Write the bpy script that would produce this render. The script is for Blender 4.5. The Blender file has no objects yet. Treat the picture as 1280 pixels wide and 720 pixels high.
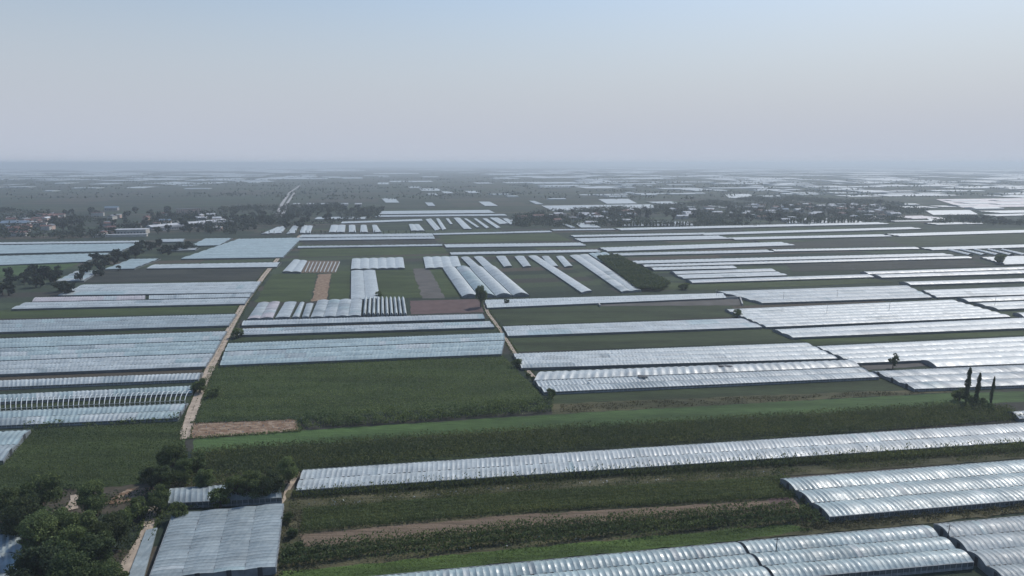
import bpy, math, random
import numpy as np
from mathutils import Vector, Matrix
random.seed(7); rng = np.random.default_rng(7)
S = bpy.context.scene; C = S.collection; R = math.radians

# ------------------------------------------------------------------ camera, sky, sun, exposure
H = 80.0; F = 853.0; HY = 204.0
PITCH = math.atan((360-HY)/F)
cam = bpy.data.cameras.new('camera'); cam.sensor_width = 36; cam.lens = 36*F/1280
cam.clip_start = 1; cam.clip_end = 120000
co = bpy.data.objects.new('camera', cam); C.objects.link(co)
co.location = (0, 0, H); co.rotation_euler = (math.pi/2-PITCH, 0, 0); S.camera = co
SUN_EL, SUN_AZ = R(47), R(42)
W = bpy.data.worlds.new('World'); S.world = W; W.use_nodes = True
nt = W.node_tree; nt.nodes.clear(); N = nt.nodes.new; LK = nt.links.new
sky = N('ShaderNodeTexSky'); sky.sky_type = 'NISHITA'; sky.sun_disc = False
sky.sun_elevation = SUN_EL; sky.sun_rotation = SUN_AZ; sky.altitude = 100
sky.air_density = 1.6; sky.dust_density = 1.1; sky.ozone_density = 2.0
hs = N('ShaderNodeHueSaturation'); hs.inputs['Saturation'].default_value = 1.15
ti = N('ShaderNodeMix'); ti.data_type = 'RGBA'; ti.blend_type = 'MULTIPLY'; ti.inputs[0].default_value = 1
ti.inputs[7].default_value = (.96, .95, 1.04, 1)
LK(sky.outputs[0], ti.inputs[6]); LK(ti.outputs[2], hs.inputs['Color'])
tc = N('ShaderNodeTexCoord'); sx = N('ShaderNodeSeparateXYZ'); LK(tc.outputs['Generated'], sx.inputs[0])
mr = N('ShaderNodeMapRange'); mr.inputs[1].default_value = 0.0; mr.inputs[2].default_value = 0.38
mr.inputs[3].default_value = 1.0; mr.inputs[4].default_value = 0.0; mr.interpolation_type = 'SMOOTHSTEP'
LK(sx.outputs['Z'], mr.inputs[0])
mx = N('ShaderNodeMix'); mx.data_type = 'RGBA'
HAZE_SKY = (4.5, 4.9, 5.75, 1)
LK(mr.outputs[0], mx.inputs[0]); LK(hs.outputs[0], mx.inputs[6]); mx.inputs[7].default_value = HAZE_SKY
bg = N('ShaderNodeBackground'); bg.inputs[1].default_value = 0.10
LK(mx.outputs[2], bg.inputs[0]); ow = N('ShaderNodeOutputWorld'); LK(bg.outputs[0], ow.inputs[0])
sl = bpy.data.lights.new('sun', 'SUN'); sl.energy = 2.9; sl.angle = R(0.7); sl.color = (1, .955, .89)
so = bpy.data.objects.new('sun', sl); C.objects.link(so)
sd = Vector((math.sin(SUN_AZ)*math.cos(SUN_EL), math.cos(SUN_AZ)*math.cos(SUN_EL), math.sin(SUN_EL)))
so.rotation_euler = sd.to_track_quat('Z', 'Y').to_euler()
S.view_settings.view_transform = 'Standard'; S.view_settings.look = 'None'
S.view_settings.exposure = 0.18; S.view_settings.gamma = 1
HAZE_DENSITY = 2.1e-4

# ------------------------------------------------------------------ placing
cp, sp_ = math.cos(PITCH), math.sin(PITCH)
def P(x, y, z=0.0):
    """ground (or height z) point seen at photo position x, y"""
    a = (x-640)/F; b = (360-y)/F
    d = Vector((a, cp+b*sp_, -sp_+b*cp)); t = (z-H)/d.z
    return Vector((a*t, d.y*t, z))
def dist(y): return P(640, y).y

# ------------------------------------------------------------------ materials
MATS = {}
def newmat(name):
    m = bpy.data.materials.new(name); m.use_nodes = True; t = m.node_tree
    b = t.nodes['Principled BSDF']; return m, t, b
def ramp(t, cols):
    r = t.nodes.new('ShaderNodeValToRGB'); e = r.color_ramp.elements
    for i, (p, c) in enumerate(cols):
        el = e[i] if i < 2 else e.new(p)
        el.position = p; el.color = (*c, 1)
    return r
def pos_noise(t, scale, detail=4, vec=None, sc=(1,1,1), rot=0):
    g = t.nodes.new('ShaderNodeNewGeometry'); mp = t.nodes.new('ShaderNodeMapping')
    mp.inputs['Scale'].default_value = sc; mp.inputs['Rotation'].default_value = (0,0,rot)
    t.links.new(g.outputs['Position'], mp.inputs[0])
    n = t.nodes.new('ShaderNodeTexNoise'); n.inputs['Scale'].default_value = scale; n.inputs['Detail'].default_value = detail
    t.links.new(mp.outputs[0], n.inputs['Vector']); return n
GRID = R(11)     # rows run to the right and a little away
def film(name, col, rough=.5, dirt=.25, bay=0):
    m, t, b = newmat(name)
    n = pos_noise(t, .09, 5, sc=(1,3,1), rot=-GRID); n2 = pos_noise(t, 1.1, 3)
    c2 = tuple(c*(1-dirt)*.92 for c in col)
    r = ramp(t, [(.33, c2), (.68, col)]); t.links.new(n.outputs[0], r.inputs[0])
    r2 = ramp(t, [(.3, (.82,.84,.86)), (.62, (1,1,1))]); t.links.new(n2.outputs[0], r2.inputs[0])
    mu = t.nodes.new('ShaderNodeMix'); mu.data_type = 'RGBA'; mu.blend_type = 'MULTIPLY'; mu.inputs[0].default_value = .8
    t.links.new(r.outputs[0], mu.inputs[6]); t.links.new(r2.outputs[0], mu.inputs[7])
    oi = t.nodes.new('ShaderNodeObjectInfo'); mr = t.nodes.new('ShaderNodeMapRange')
    mr.inputs[3].default_value = .95; mr.inputs[4].default_value = 1.03; t.links.new(oi.outputs['Random'], mr.inputs[0])
    mv = t.nodes.new('ShaderNodeVectorMath'); mv.operation = 'SCALE'
    t.links.new(mu.outputs[2], mv.inputs[0]); t.links.new(mr.outputs[0], mv.inputs['Scale'])
    t.links.new(mv.outputs[0], b.inputs['Base Color'])
    n5 = pos_noise(t, .55, 4, sc=(2.6,.35,1), rot=-GRID); r5 = ramp(t, [(.34, (.74,.78,.81)), (.6, (1,1,1))]); t.links.new(n5.outputs[0], r5.inputs[0])
    m5 = t.nodes.new('ShaderNodeMix'); m5.data_type = 'RGBA'; m5.blend_type = 'MULTIPLY'; m5.inputs[0].default_value = .8
    t.links.new(mv.outputs[0], m5.inputs[6]); t.links.new(r5.outputs[0], m5.inputs[7]); t.links.new(m5.outputs[2], b.inputs['Base Color'])
    n3 = pos_noise(t, .45, 3); rr = t.nodes.new('ShaderNodeMapRange')
    rr.inputs[1].default_value=.3; rr.inputs[2].default_value=.7
    rr.inputs[3].default_value = rough-.06; rr.inputs[4].default_value = rough+.18
    t.links.new(n3.outputs[0], rr.inputs[0]); t.links.new(rr.outputs[0], b.inputs['Roughness'])
    b.inputs['Specular IOR Level'].default_value = .6
    bp = t.nodes.new('ShaderNodeBump'); bp.inputs['Distance'].default_value = .12; bp.inputs['Strength'].default_value = .5
    n4 = pos_noise(t, 1.6, 3); t.links.new(n4.outputs[0], bp.inputs['Height']); t.links.new(bp.outputs[0], b.inputs['Normal'])
    return m
MATS['white'] = film('white_film', (.465,.51,.50), .42)
MATS['blue']  = film('bluish_film', (.375,.465,.455), .36)
MATS['grey']  = film('grey_film', (.345,.40,.40), .45, .3)
MATS['bright']= film('new_film', (.50,.545,.53), .44, .15)
MATS['pink']  = film('dusty_film', (.56,.52,.52), .55, .3)
def plain(name, col, rough=.8, var=.3, scale=.5, detail=5, bump=0, sc=(1,1,1), col2=None, spec=.3, spread=(.35,.65)):
    m, t, b = newmat(name)
    n = pos_noise(t, scale, detail, sc=sc, rot=-GRID)
    c2 = col2 or tuple(c*(1-var) for c in col)
    r = ramp(t, [(spread[0], c2), (spread[1], col)]); t.links.new(n.outputs[0], r.inputs[0])
    t.links.new(r.outputs[0], b.inputs['Base Color']); b.inputs['Roughness'].default_value = rough
    b.inputs['Specular IOR Level'].default_value = spec
    if bump:
        bp = t.nodes.new('ShaderNodeBump'); bp.inputs['Distance'].default_value = bump; bp.inputs['Strength'].default_value = .8
        n4 = pos_noise(t, 1.3, 4); t.links.new(n4.outputs[0], bp.inputs['Height']); t.links.new(bp.outputs[0], b.inputs['Normal'])
    return m
MATS['inside_shade'] = plain('side_shade', (.12,.14,.145), .7)  # shaded interior behind the rolled up sides, painted as a dark colour
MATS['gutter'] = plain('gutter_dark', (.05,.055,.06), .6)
MATS['side_gutter'] = plain('grey_gutter', (.20,.22,.23), .6)
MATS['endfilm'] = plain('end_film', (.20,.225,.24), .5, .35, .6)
MATS['skirt'] = plain('skirt_film', (.28,.31,.32), .5, .4, .8)
MATS['steel'] = plain('galvanised_steel', (.42,.44,.45), .4)
MATS['rope'] = plain('hold_down_rope', (.38,.40,.40), .8)
MATS['earth'] = plain('bare_earth', (.175,.130,.09), .95, .45, .8, 7, .3, sc=(.10,1.6,1))
MATS['track'] = plain('dirt_track', (.43,.355,.275), .95, .35, .4, 6, .1)
MATS['tan'] = plain('dry_ground', (.34,.27,.195), .95, .45, .5, 9, .3, sc=(.8,1.6,1), col2=(.16,.10,.060), spread=(.45,.7))
MATS['redsoil'] = plain('red_soil', (.115,.075,.068), .95, .25, .15)
MATS['greypatch'] = plain('grey_soil', (.10,.095,.085), .95, .3, .1)
MATS['concrete'] = plain('concrete', (.40,.40,.38), .8, .2)
GREEN = {
 'green_a': ((.052,.074,.027), (.040,.058,.022)),
 'green_b': ((.042,.058,.028), (.030,.043,.021)),
 'green_c': ((.062,.105,.038), (.046,.080,.030)),
 'green_d': ((.045,.048,.040), (.030,.034,.030)),
 'green_e': ((.095,.088,.050), (.058,.062,.034)),
 'grass':   ((.085,.135,.036), (.055,.088,.028)),
}
def crop(name, col, col2, sc=(1,1,1), bump=.35):
    m, t, b = newmat(name)
    n = pos_noise(t, .035, 6, sc=(.5,3,1), rot=-GRID); n2 = pos_noise(t, .9, 4, sc=(.18,1.5,1), rot=-GRID)
    r = ramp(t, [(.38, tuple(c*.85 for c in col2)), (.62, tuple(c*1.12 for c in col))]); t.links.new(n.outputs[0], r.inputs[0])
    r2 = ramp(t, [(.28, (.55,.55,.55)), (.72, (1.25,1.25,1.15))]); t.links.new(n2.outputs[0], r2.inputs[0])
    mu = t.nodes.new('ShaderNodeMix'); mu.data_type = 'RGBA'; mu.blend_type = 'MULTIPLY'; mu.inputs[0].default_value = .85
    t.links.new(r.outputs[0], mu.inputs[6]); t.links.new(r2.outputs[0], mu.inputs[7])
    t.links.new(mu.outputs[2], b.inputs['Base Color']); b.inputs['Roughness'].default_value = .9
    b.inputs['Specular IOR Level'].default_value = .15
    bp = t.nodes.new('ShaderNodeBump'); bp.inputs['Distance'].default_value = bump; bp.inputs['Strength'].default_value = .7
    n4 = pos_noise(t, 1.7, 3); t.links.new(n4.outputs[0], bp.inputs['Height']); t.links.new(bp.outputs[0], b.inputs['Normal'])
    return m
for k, (a, b_) in GREEN.items(): MATS[k] = crop(k+'_crop', a, b_)
def leafmat(name, cols):
    m, t, b = newmat(name)
    g = t.nodes.new('ShaderNodeNewGeometry'); oi = t.nodes.new('ShaderNodeObjectInfo')
    r = ramp(t, [(i/(len(cols)-1), c) for i, c in enumerate(cols)])
    t.links.new(g.outputs['Random Per Island'], r.inputs[0])
    mr = t.nodes.new('ShaderNodeMapRange'); mr.inputs[3].default_value = .75; mr.inputs[4].default_value = 1.2
    t.links.new(oi.outputs['Random'], mr.inputs[0])
    mv = t.nodes.new('ShaderNodeVectorMath'); mv.operation = 'SCALE'
    t.links.new(r.outputs[0], mv.inputs[0]); t.links.new(mr.outputs[0], mv.inputs['Scale'])
    pn = pos_noise(t, .06, 4, sc=(.6,2,1), rot=-GRID); pr = ramp(t, [(.35, (.72,.78,.80)), (.65, (1.22,1.15,.98))]); t.links.new(pn.outputs[0], pr.inputs[0])
    mm = t.nodes.new('ShaderNodeVectorMath'); mm.operation = 'MULTIPLY'; t.links.new(mv.outputs[0], mm.inputs[0]); t.links.new(pr.outputs[0], mm.inputs[1]); mv = mm
    t.links.new(mv.outputs[0], b.inputs['Base Color']); b.inputs['Roughness'].default_value = .75
    b.inputs['Specular IOR Level'].default_value = .2
    tr = t.nodes.new('ShaderNodeBsdfTranslucent'); t.links.new(mv.outputs[0], tr.inputs[0])
    ms = t.nodes.new('ShaderNodeMixShader'); ms.inputs[0].default_value = .42
    o = t.nodes['Material Output']; t.links.new(b.outputs[0], ms.inputs[1]); t.links.new(tr.outputs[0], ms.inputs[2])
    t.links.new(ms.outputs[0], o.inputs[0]); return m
MATS['leaf'] = leafmat('leaves', [(.058,.086,.034), (.098,.138,.052), (.165,.21,.088)])
MATS['leaf_dark'] = leafmat('dark_leaves', [(.038,.056,.028), (.060,.085,.040), (.09,.115,.052)])
MATS['leaf_far'] = leafmat('far_leaves', [(.022,.034,.024), (.036,.052,.034)])
MATS['corn'] = leafmat('corn_leaves', [(.062,.084,.034), (.100,.128,.048), (.155,.172,.078)])
MATS['weed'] = leafmat('weed_leaves', [(.040,.048,.024), (.075,.080,.040), (.14,.125,.080)])
MATS['grass_leaf'] = leafmat('grass_leaves', [(.070,.110,.030), (.110,.165,.042), (.15,.20,.06)])
MATS['vine'] = leafmat('vine_leaves', [(.080,.105,.038), (.120,.150,.055), (.17,.19,.075)])
MATS['bark'] = plain('bark', (.09,.075,.06), .9)
for k, c in dict(wall_white=(.48,.46,.42), wall_grey=(.36,.35,.34), wall_pink=(.52,.38,.31), roof_red=(.16,.085,.07), roof_grey=(.16,.17,.18),
                 roof_blue=(.17,.23,.29), roof_white=(.50,.52,.53), glass=(.05,.06,.07)).items():
    MATS[k] = plain(k, c, .8 if k != 'glass' else .2, .25, .4)

# ------------------------------------------------------------------ mesh helpers
def link(name, me, parent=None, mat=None):
    o = bpy.data.objects.new(name, me); C.objects.link(o)
    if mat is not None and not me.materials: me.materials.append(MATS[mat] if isinstance(mat, str) else mat)
    if parent is not None: o.parent = parent
    return o
def mesh(name, v, f, smooth=False):
    me = bpy.data.meshes.new(name); me.from_pydata(v, [], f)
    if smooth: me.polygons.foreach_set('use_smooth', [True]*len(me.polygons))
    me.update(); return me
def empty(name, loc, label, cat, group=None):
    o = bpy.data.objects.new(name, None); C.objects.link(o); o.location = loc; o.empty_display_size = .5
    tag(o, label, cat, group); bpy.context.view_layer.update() if False else None
    return o
def tag(o, label=None, cat=None, group=None, kind=None):
    if label: o['label'] = label
    if cat: o['category'] = cat
    if group: o['group'] = group
    if kind: o['kind'] = kind
    return o
class MB:
    def __init__(s): s.v = []; s.f = []
    def box8(s, p):   # p: 8 points bottom 4, top 4
        b = len(s.v); s.v += [tuple(q) for q in p]
        s.f += [tuple(b+i for i in q) for q in ((3,2,1,0),(4,5,6,7),(0,1,5,4),(1,2,6,5),(2,3,7,6),(3,0,4,7))]
    def box(s, x0, x1, y0, y1, z0, z1):
        s.box8([(x0,y0,z0),(x1,y0,z0),(x1,y1,z0),(x0,y1,z0),(x0,y0,z1),(x1,y0,z1),(x1,y1,z1),(x0,y1,z1)])
    def bar(s, a, b, w, h):
        a = Vector(a); b = Vector(b); d = (b-a).normalized(); u = Vector((0,0,1)) if abs(d.z) < .9 else Vector((1,0,0))
        n = d.cross(u).normalized()*w/2; k = n.cross(d).normalized()*h/2
        s.box8([a-n-k, a+n-k, b+n-k, b-n-k, a-n+k, a+n+k, b+n+k, b-n+k])
    def tube(s, pts, rads, seg=6):
        rings = []
        for i, p in enumerate(pts):
            p = Vector(p); q = Vector(pts[min(i+1, len(pts)-1)])-Vector(pts[max(i-1, 0)]); q.normalize()
            a = q.orthogonal().normalized(); c = q.cross(a)
            ring = []
            for k in range(seg):
                an = 2*math.pi*k/seg; s.v.append(tuple(p+(a*math.cos(an)+c*math.sin(an))*rads[i])); ring.append(len(s.v)-1)
            rings.append(ring)
        for r0, r1 in zip(rings, rings[1:]):
            for k in range(seg): s.f.append((r0[k], r0[(k+1)%seg], r1[(k+1)%seg], r1[k]))
        s.f.append(tuple(rings[-1]))
    def build(s, name, mat, parent=None, smooth=False):
        return link(name, mesh(name, s.v, s.f, smooth), parent, mat)
def np_mesh(name, V, Fc, nper):
    """V (n,3), faces flat index array with nper verts each"""
    me = bpy.data.meshes.new(name); nf = len(Fc)//nper
    me.vertices.add(len(V)); me.vertices.foreach_set('co', np.ascontiguousarray(V, dtype=np.float32).ravel())
    me.loops.add(len(Fc)); me.loops.foreach_set('vertex_index', np.ascontiguousarray(Fc, dtype=np.int32))
    me.polygons.add(nf); me.polygons.foreach_set('loop_start', np.arange(0, nf*nper, nper, dtype=np.int32))
    me.update(calc_edges=True); return me
def leaves(name, cen, size, up=0.0, nrm=None, aspect=1.0, spread=1.0):
    """four-cornered leaf clumps at cen (n,3), size scalar or (n,)"""
    n = len(cen); size = np.broadcast_to(size, (n,)).reshape(n, 1)
    a = rng.normal(size=(n,3)); a /= np.linalg.norm(a, axis=1, keepdims=True)
    if up: a = a*(1-up)+np.array([[0,0,1]])*up; a /= np.linalg.norm(a, axis=1, keepdims=True)
    b = rng.normal(size=(n,3))
    if nrm is not None:
        b = np.cross(a, nrm+rng.normal(size=(n,3))*.6)
    else: b = np.cross(a, b)
    b /= np.linalg.norm(b, axis=1, keepdims=True)+1e-9
    a = a*size*aspect; b = b*size
    j = lambda: rng.uniform(.6, 1.1, size=(n,1))
    V = np.stack([cen-a*j(), cen+b*j()*.7, cen+a*j(), cen-b*j()*.7], axis=1).reshape(-1, 3)
    return np_mesh(name, V, np.arange(n*4), 4)
def poly_points(poly, n):
    """random ground points inside a polygon given as world (x, y)"""
    p = np.array([(q[0], q[1]) for q in poly]); lo = p.min(0); hi = p.max(0); out = []
    cnt = 0
    while cnt < n:
        s = rng.uniform(lo, hi, size=(max(n*2, 100), 2)); ins = np.zeros(len(s), bool)
        j = len(p)-1
        for i in range(len(p)):
            c = ((p[i,1] > s[:,1]) != (p[j,1] > s[:,1])) & (s[:,0] < (p[j,0]-p[i,0])*(s[:,1]-p[i,1])/(p[j,1]-p[i,1]+1e-12)+p[i,0])
            ins ^= c; j = i
        s = s[ins]; out.append(s); cnt += len(s)
    return np.concatenate(out)[:n]
def area(poly):
    a = 0
    for i in range(len(poly)): p, q = poly[i-1], poly[i]; a += p[0]*q[1]-q[0]*p[1]
    return abs(a)/2

# ------------------------------------------------------------------ ground
m, t, b = newmat('farmland')
g = t.nodes.new('ShaderNodeNewGeometry'); mp = t.nodes.new('ShaderNodeMapping'); mp.inputs['Rotation'].default_value = (0,0,-GRID)
t.links.new(g.outputs['Position'], mp.inputs[0]); sx = t.nodes.new('ShaderNodeSeparateXYZ'); t.links.new(mp.outputs[0], sx.inputs[0])
def mth(op, a, b_=None):
    n = t.nodes.new('ShaderNodeMath'); n.operation = op
    for i, q in enumerate((a, b_)):
        if q is None: continue
        if isinstance(q, (int, float)): n.inputs[i].default_value = q
        else: t.links.new(q, n.inputs[i])
    return n.outputs[0]
blk = mth('FLOOR', mth('DIVIDE', sx.outputs['X'], 145.0))
wn0 = t.nodes.new('ShaderNodeTexWhiteNoise'); wn0.noise_dimensions = '1D'; t.links.new(blk, wn0.inputs['W'])
row = mth('FLOOR', mth('ADD', mth('DIVIDE', sx.outputs['Y'], 17.0), mth('MULTIPLY', wn0.outputs[0], 3.0)))
cx = t.nodes.new('ShaderNodeCombineXYZ'); t.links.new(blk, cx.inputs[0]); t.links.new(row, cx.inputs[1])
wn = t.nodes.new('ShaderNodeTexWhiteNoise'); wn.noise_dimensions = '2D'; t.links.new(cx.outputs[0], wn.inputs['Vector'])
r = ramp(t, [(0, (.030,.042,.030)), (1, (.075,.066,.050))])
r.color_ramp.interpolation = 'CONSTANT'
for p_, c_ in ((.25,(.040,.054,.036)), (.45,(.034,.047,.032)), (.62,(.055,.074,.042)), (.78,(.050,.050,.042)), (.9,(.075,.066,.050))):
    e = r.color_ramp.elements.new(p_); e.color = (*c_, 1)
t.links.new(wn.outputs[0], r.inputs[0])
n2 = pos_noise(t, .5, 6); r2 = ramp(t, [(.3, (.7,.7,.7)), (.7, (1.15,1.15,1.15))]); t.links.new(n2.outputs[0], r2.inputs[0])
mu = t.nodes.new('ShaderNodeMix'); mu.data_type = 'RGBA'; mu.blend_type = 'MULTIPLY'; mu.inputs[0].default_value = 1
t.links.new(r.outputs[0], mu.inputs[6]); t.links.new(r2.outputs[0], mu.inputs[7]); t.links.new(mu.outputs[2], b.inputs['Base Color'])
b.inputs['Roughness'].default_value = .95; b.inputs['Specular IOR Level'].default_value = .1
MATS['ground'] = m
B = MB(); G = 42000; B.v = [(-G,-600,0),(G,-600,0),(G,G,0),(-G,G,0)]; B.f = [(0,1,2,3)]
tag(B.build('ground', 'ground'), kind='structure')

zlev = [0.01]
def field(px, mat, name='field', z=None, h=None):
    """crop or soil sheet over the plot; thick crops stand up as a low block"""
    d = sum(dist(q[1]) for q in px)/len(px)
    zlev[0] += .004
    z = z if z is not None else zlev[0]+min(.05, d*3e-5)
    top = [P(x, y, 0) for x, y in px]
    B = MB()
    if not h and min(q[1] for q in px) > 300:
        out = []
        for i, p in enumerate(top):
            q = top[(i+1) % len(top)]; Ln = (q-p).length; k = min(60, max(1, int(Ln/max(2.0, d*.012)))); j = .22+d*.0012
            for m_ in range(k):
                w = p.lerp(q, m_/k); out.append(w+Vector((random.uniform(-j, j), random.uniform(-j, j), 0))*(m_ > 0))
        top = out
    if h:
        top = [P(x, y, h) for x, y in px]
        n = len(top); B.v = [(p.x, p.y, h) for p in top]+[(p.x, p.y, 0) for p in top]
        B.f = [tuple(range(n))]+[(i, n+i, n+(i+1)%n, (i+1)%n) for i in range(n)]
    else:
        B.v = [(p.x, p.y, z) for p in top]; B.f = [tuple(range(len(top)))]
    o = B.build(name, mat); tag(o, kind='structure'); return o
def ribbon(pts, name, mat, z=.2, jit=.0):
    """pts: (x, y, width in metres)"""
    v = []; f = []
    q = [P(x, y) for x, y, w in pts]
    # resample
    Q = []; Wd = []
    for i in range(len(q)-1):
        k = max(2, int((q[i+1]-q[i]).length/3)); k = min(k, 60)
        for j in range(k):
            s = j/k; Q.append(q[i].lerp(q[i+1], s)); Wd.append(pts[i][2]*(1-s)+pts[i+1][2]*s)
    Q.append(q[-1]); Wd.append(pts[-1][2])
    for i, p in enumerate(Q):
        d = Q[min(i+1, len(Q)-1)]-Q[max(i-1, 0)]; d.normalize(); n = Vector((d.y, -d.x, 0))
        w = Wd[i]/2
        a = p-n*(w*random.uniform(1-jit, 1+jit)); c = p+n*(w*random.uniform(1-jit, 1+jit))
        v += [(a.x, a.y, z), (c.x, c.y, z)]
        if i: f.append((2*i-2, 2*i-1, 2*i+1, 2*i))
    return tag(link(name, mesh(name, v, f), None, mat), kind='structure')

field([(262,458),(627,443),(684,501),(600,508),(380,521),(245,527)], 'green_a')
field([(30,538),(228,528),(232,560),(200,602),(112,612),(-60,612),(-60,580),(0,577)], 'green_a')
field([(243,549),(400,537),(640,521),(960,503),(1195,491),(1290,489),(1290,502),(1200,506),(960,521),(640,539),(320,559),(240,566)], 'green_c', 'green_strip')
field([(238,528),(372,524),(376,539),(234,549)], 'tan', 'dry_plot')
field([(690,489),(1099,471),(1150,486),(960,494),(690,505)], 'green_b')
field([(688,505),(960,494),(1148,487),(1195,490),(960,503),(690,518)], 'green_e', 'stubble_strip')
field([(512,376),(600,374),(605,390),(514,393)], 'redsoil', 'bare_plot')
field([(470,338),(516,337),(528,372),(474,373)], 'green_a')
field([(516,336),(540,335),(556,373),(528,373)], 'greypatch', 'bare_plot')
field([(536,335),(552,335),(577,371),(556,372)], 'green_a')
field([(340,343),(396,342),(388,377),(318,378)], 'green_a')
field([(398,343),(414,342),(409,375),(389,377)], 'tan', 'bare_plot')
field([(414,340),(438,338),(437,374),(411,375)], 'green_a')
field([(383,326),(425,326),(420,341),(372,341)], 'earth', 'bare_plot')
field([(608,386),(906,373),(926,396),(630,407)], 'green_b')
field([(632,421),(957,409),(985,424),(1005,427),(642,440)], 'green_b')
field([(995,424),(1280,410),(1330,408),(1340,416),(1017,431)], 'green_a')
field([(1067,452),(1147,447),(1167,457),(1085,463)], 'greypatch', 'bare_plot')
field([(15,387),(306,380),(298,391),(-60,400),(-60,392)], 'green_a')
field([(0,417),(285,408),(284,413),(0,422)], 'green_b')
field([(298,420),(618,410),(622,414),(290,427)], 'green_b')
field([(120,337),(345,334),(328,350),(100,354)], 'green_d')
field([(0,333),(104,327),(60,345),(-40,347)], 'green_c')
field([(377,309),(551,307),(562,317),(372,322)], 'green_a')
field([(380,302),(543,300),(551,305),(377,306)], 'green_d')
field([(546,293),(690,290),(715,301),(556,304)], 'green_a')
field([(900,298),(960,305),(1120,296),(1150,307),(960,311),(940,300)], 'green_d')
field([(1090,296),(1300,291),(1320,303),(1140,308)], 'green_b')
field([(770,352),(860,354),(1080,347),(1120,353),(900,362),(820,363)], 'green_a')
field([(980,327),(1205,322),(1240,333),(1070,338),(990,340)], 'green_d')
# foreground strips
field([(360,613),(640,592),(960,569),(1290,550),(1290,573),(978,596),(1037,645),(1290,623),(1290,640),(1160,655),(459,719),(345,722),(345,700),(352,640)], 'green_e', 'weedy_ground')
field([(374,668),(640,645),(1000,624),(1004,640),(640,661),(380,684)], 'earth', 'soil_track')
field([(378,636),(640,615),(985,595),(1000,621),(640,641),(375,664)], 'green_a', 'vine_plot')
field([(400,712),(640,687),(985,656),(1016,662),(919,677),(640,704),(459,722),(345,725),(352,714)], 'grass', 'grass_strip')
field([(240,567),(640,540),(1190,507),(1260,512),(1290,523),(960,549),(640,570),(380,590),(245,592)], 'green_b', 'corn_plot')
ribbon([(150,726,4),(176,680,3),(186,660,2.4),(190,640,2.4),(194,628,2.4)], 'footpath', 'track', .12, .15)
ribbon([(352,640,1.6),(360,612,1.6),(371,592,1.3),(373,586,1.2)], 'footpath', 'track', .12, .2)
ribbon([(231,549,2.8),(232,540,2.9),(240,516,3.6),(250,490,3.2),(262,462,3.6),(275,436,4.0),(291,405,3.6),(305,380,3.6),(330,345,3.8),(356,313,4),(376,294,4)], 'dirt_road', 'track', .14, .12)
ribbon([(686,493,2),(668,473,1.9),(650,452,1.8),(625,412,1.8),(610,392,2),(604,376,2)], 'dirt_road', 'track', .14, .15)
ribbon([(780,330,2.0),(800,338,2.0),(829,350,2.0)], 'dirt_road', 'track', .15)
ribbon([(345,272,5),(352,256,6),(362,241,6),(375,232,6)], 'far_road', 'wall_grey', .6)
ribbon([(352,272,5),(358,256,5),(368,241,5)], 'far_road', 'wall_grey', .6)
field([(128,691-60),(160,612),(192,609),(196,616),(150,630)], 'tan', 'bare_plot')
field([(80,640),(88,620),(104,617),(98,636)], 'track', 'bare_plot')
field([(960,624),(985,622),(998,630),(965,636)], 'redsoil', 'bare_plot')

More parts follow.
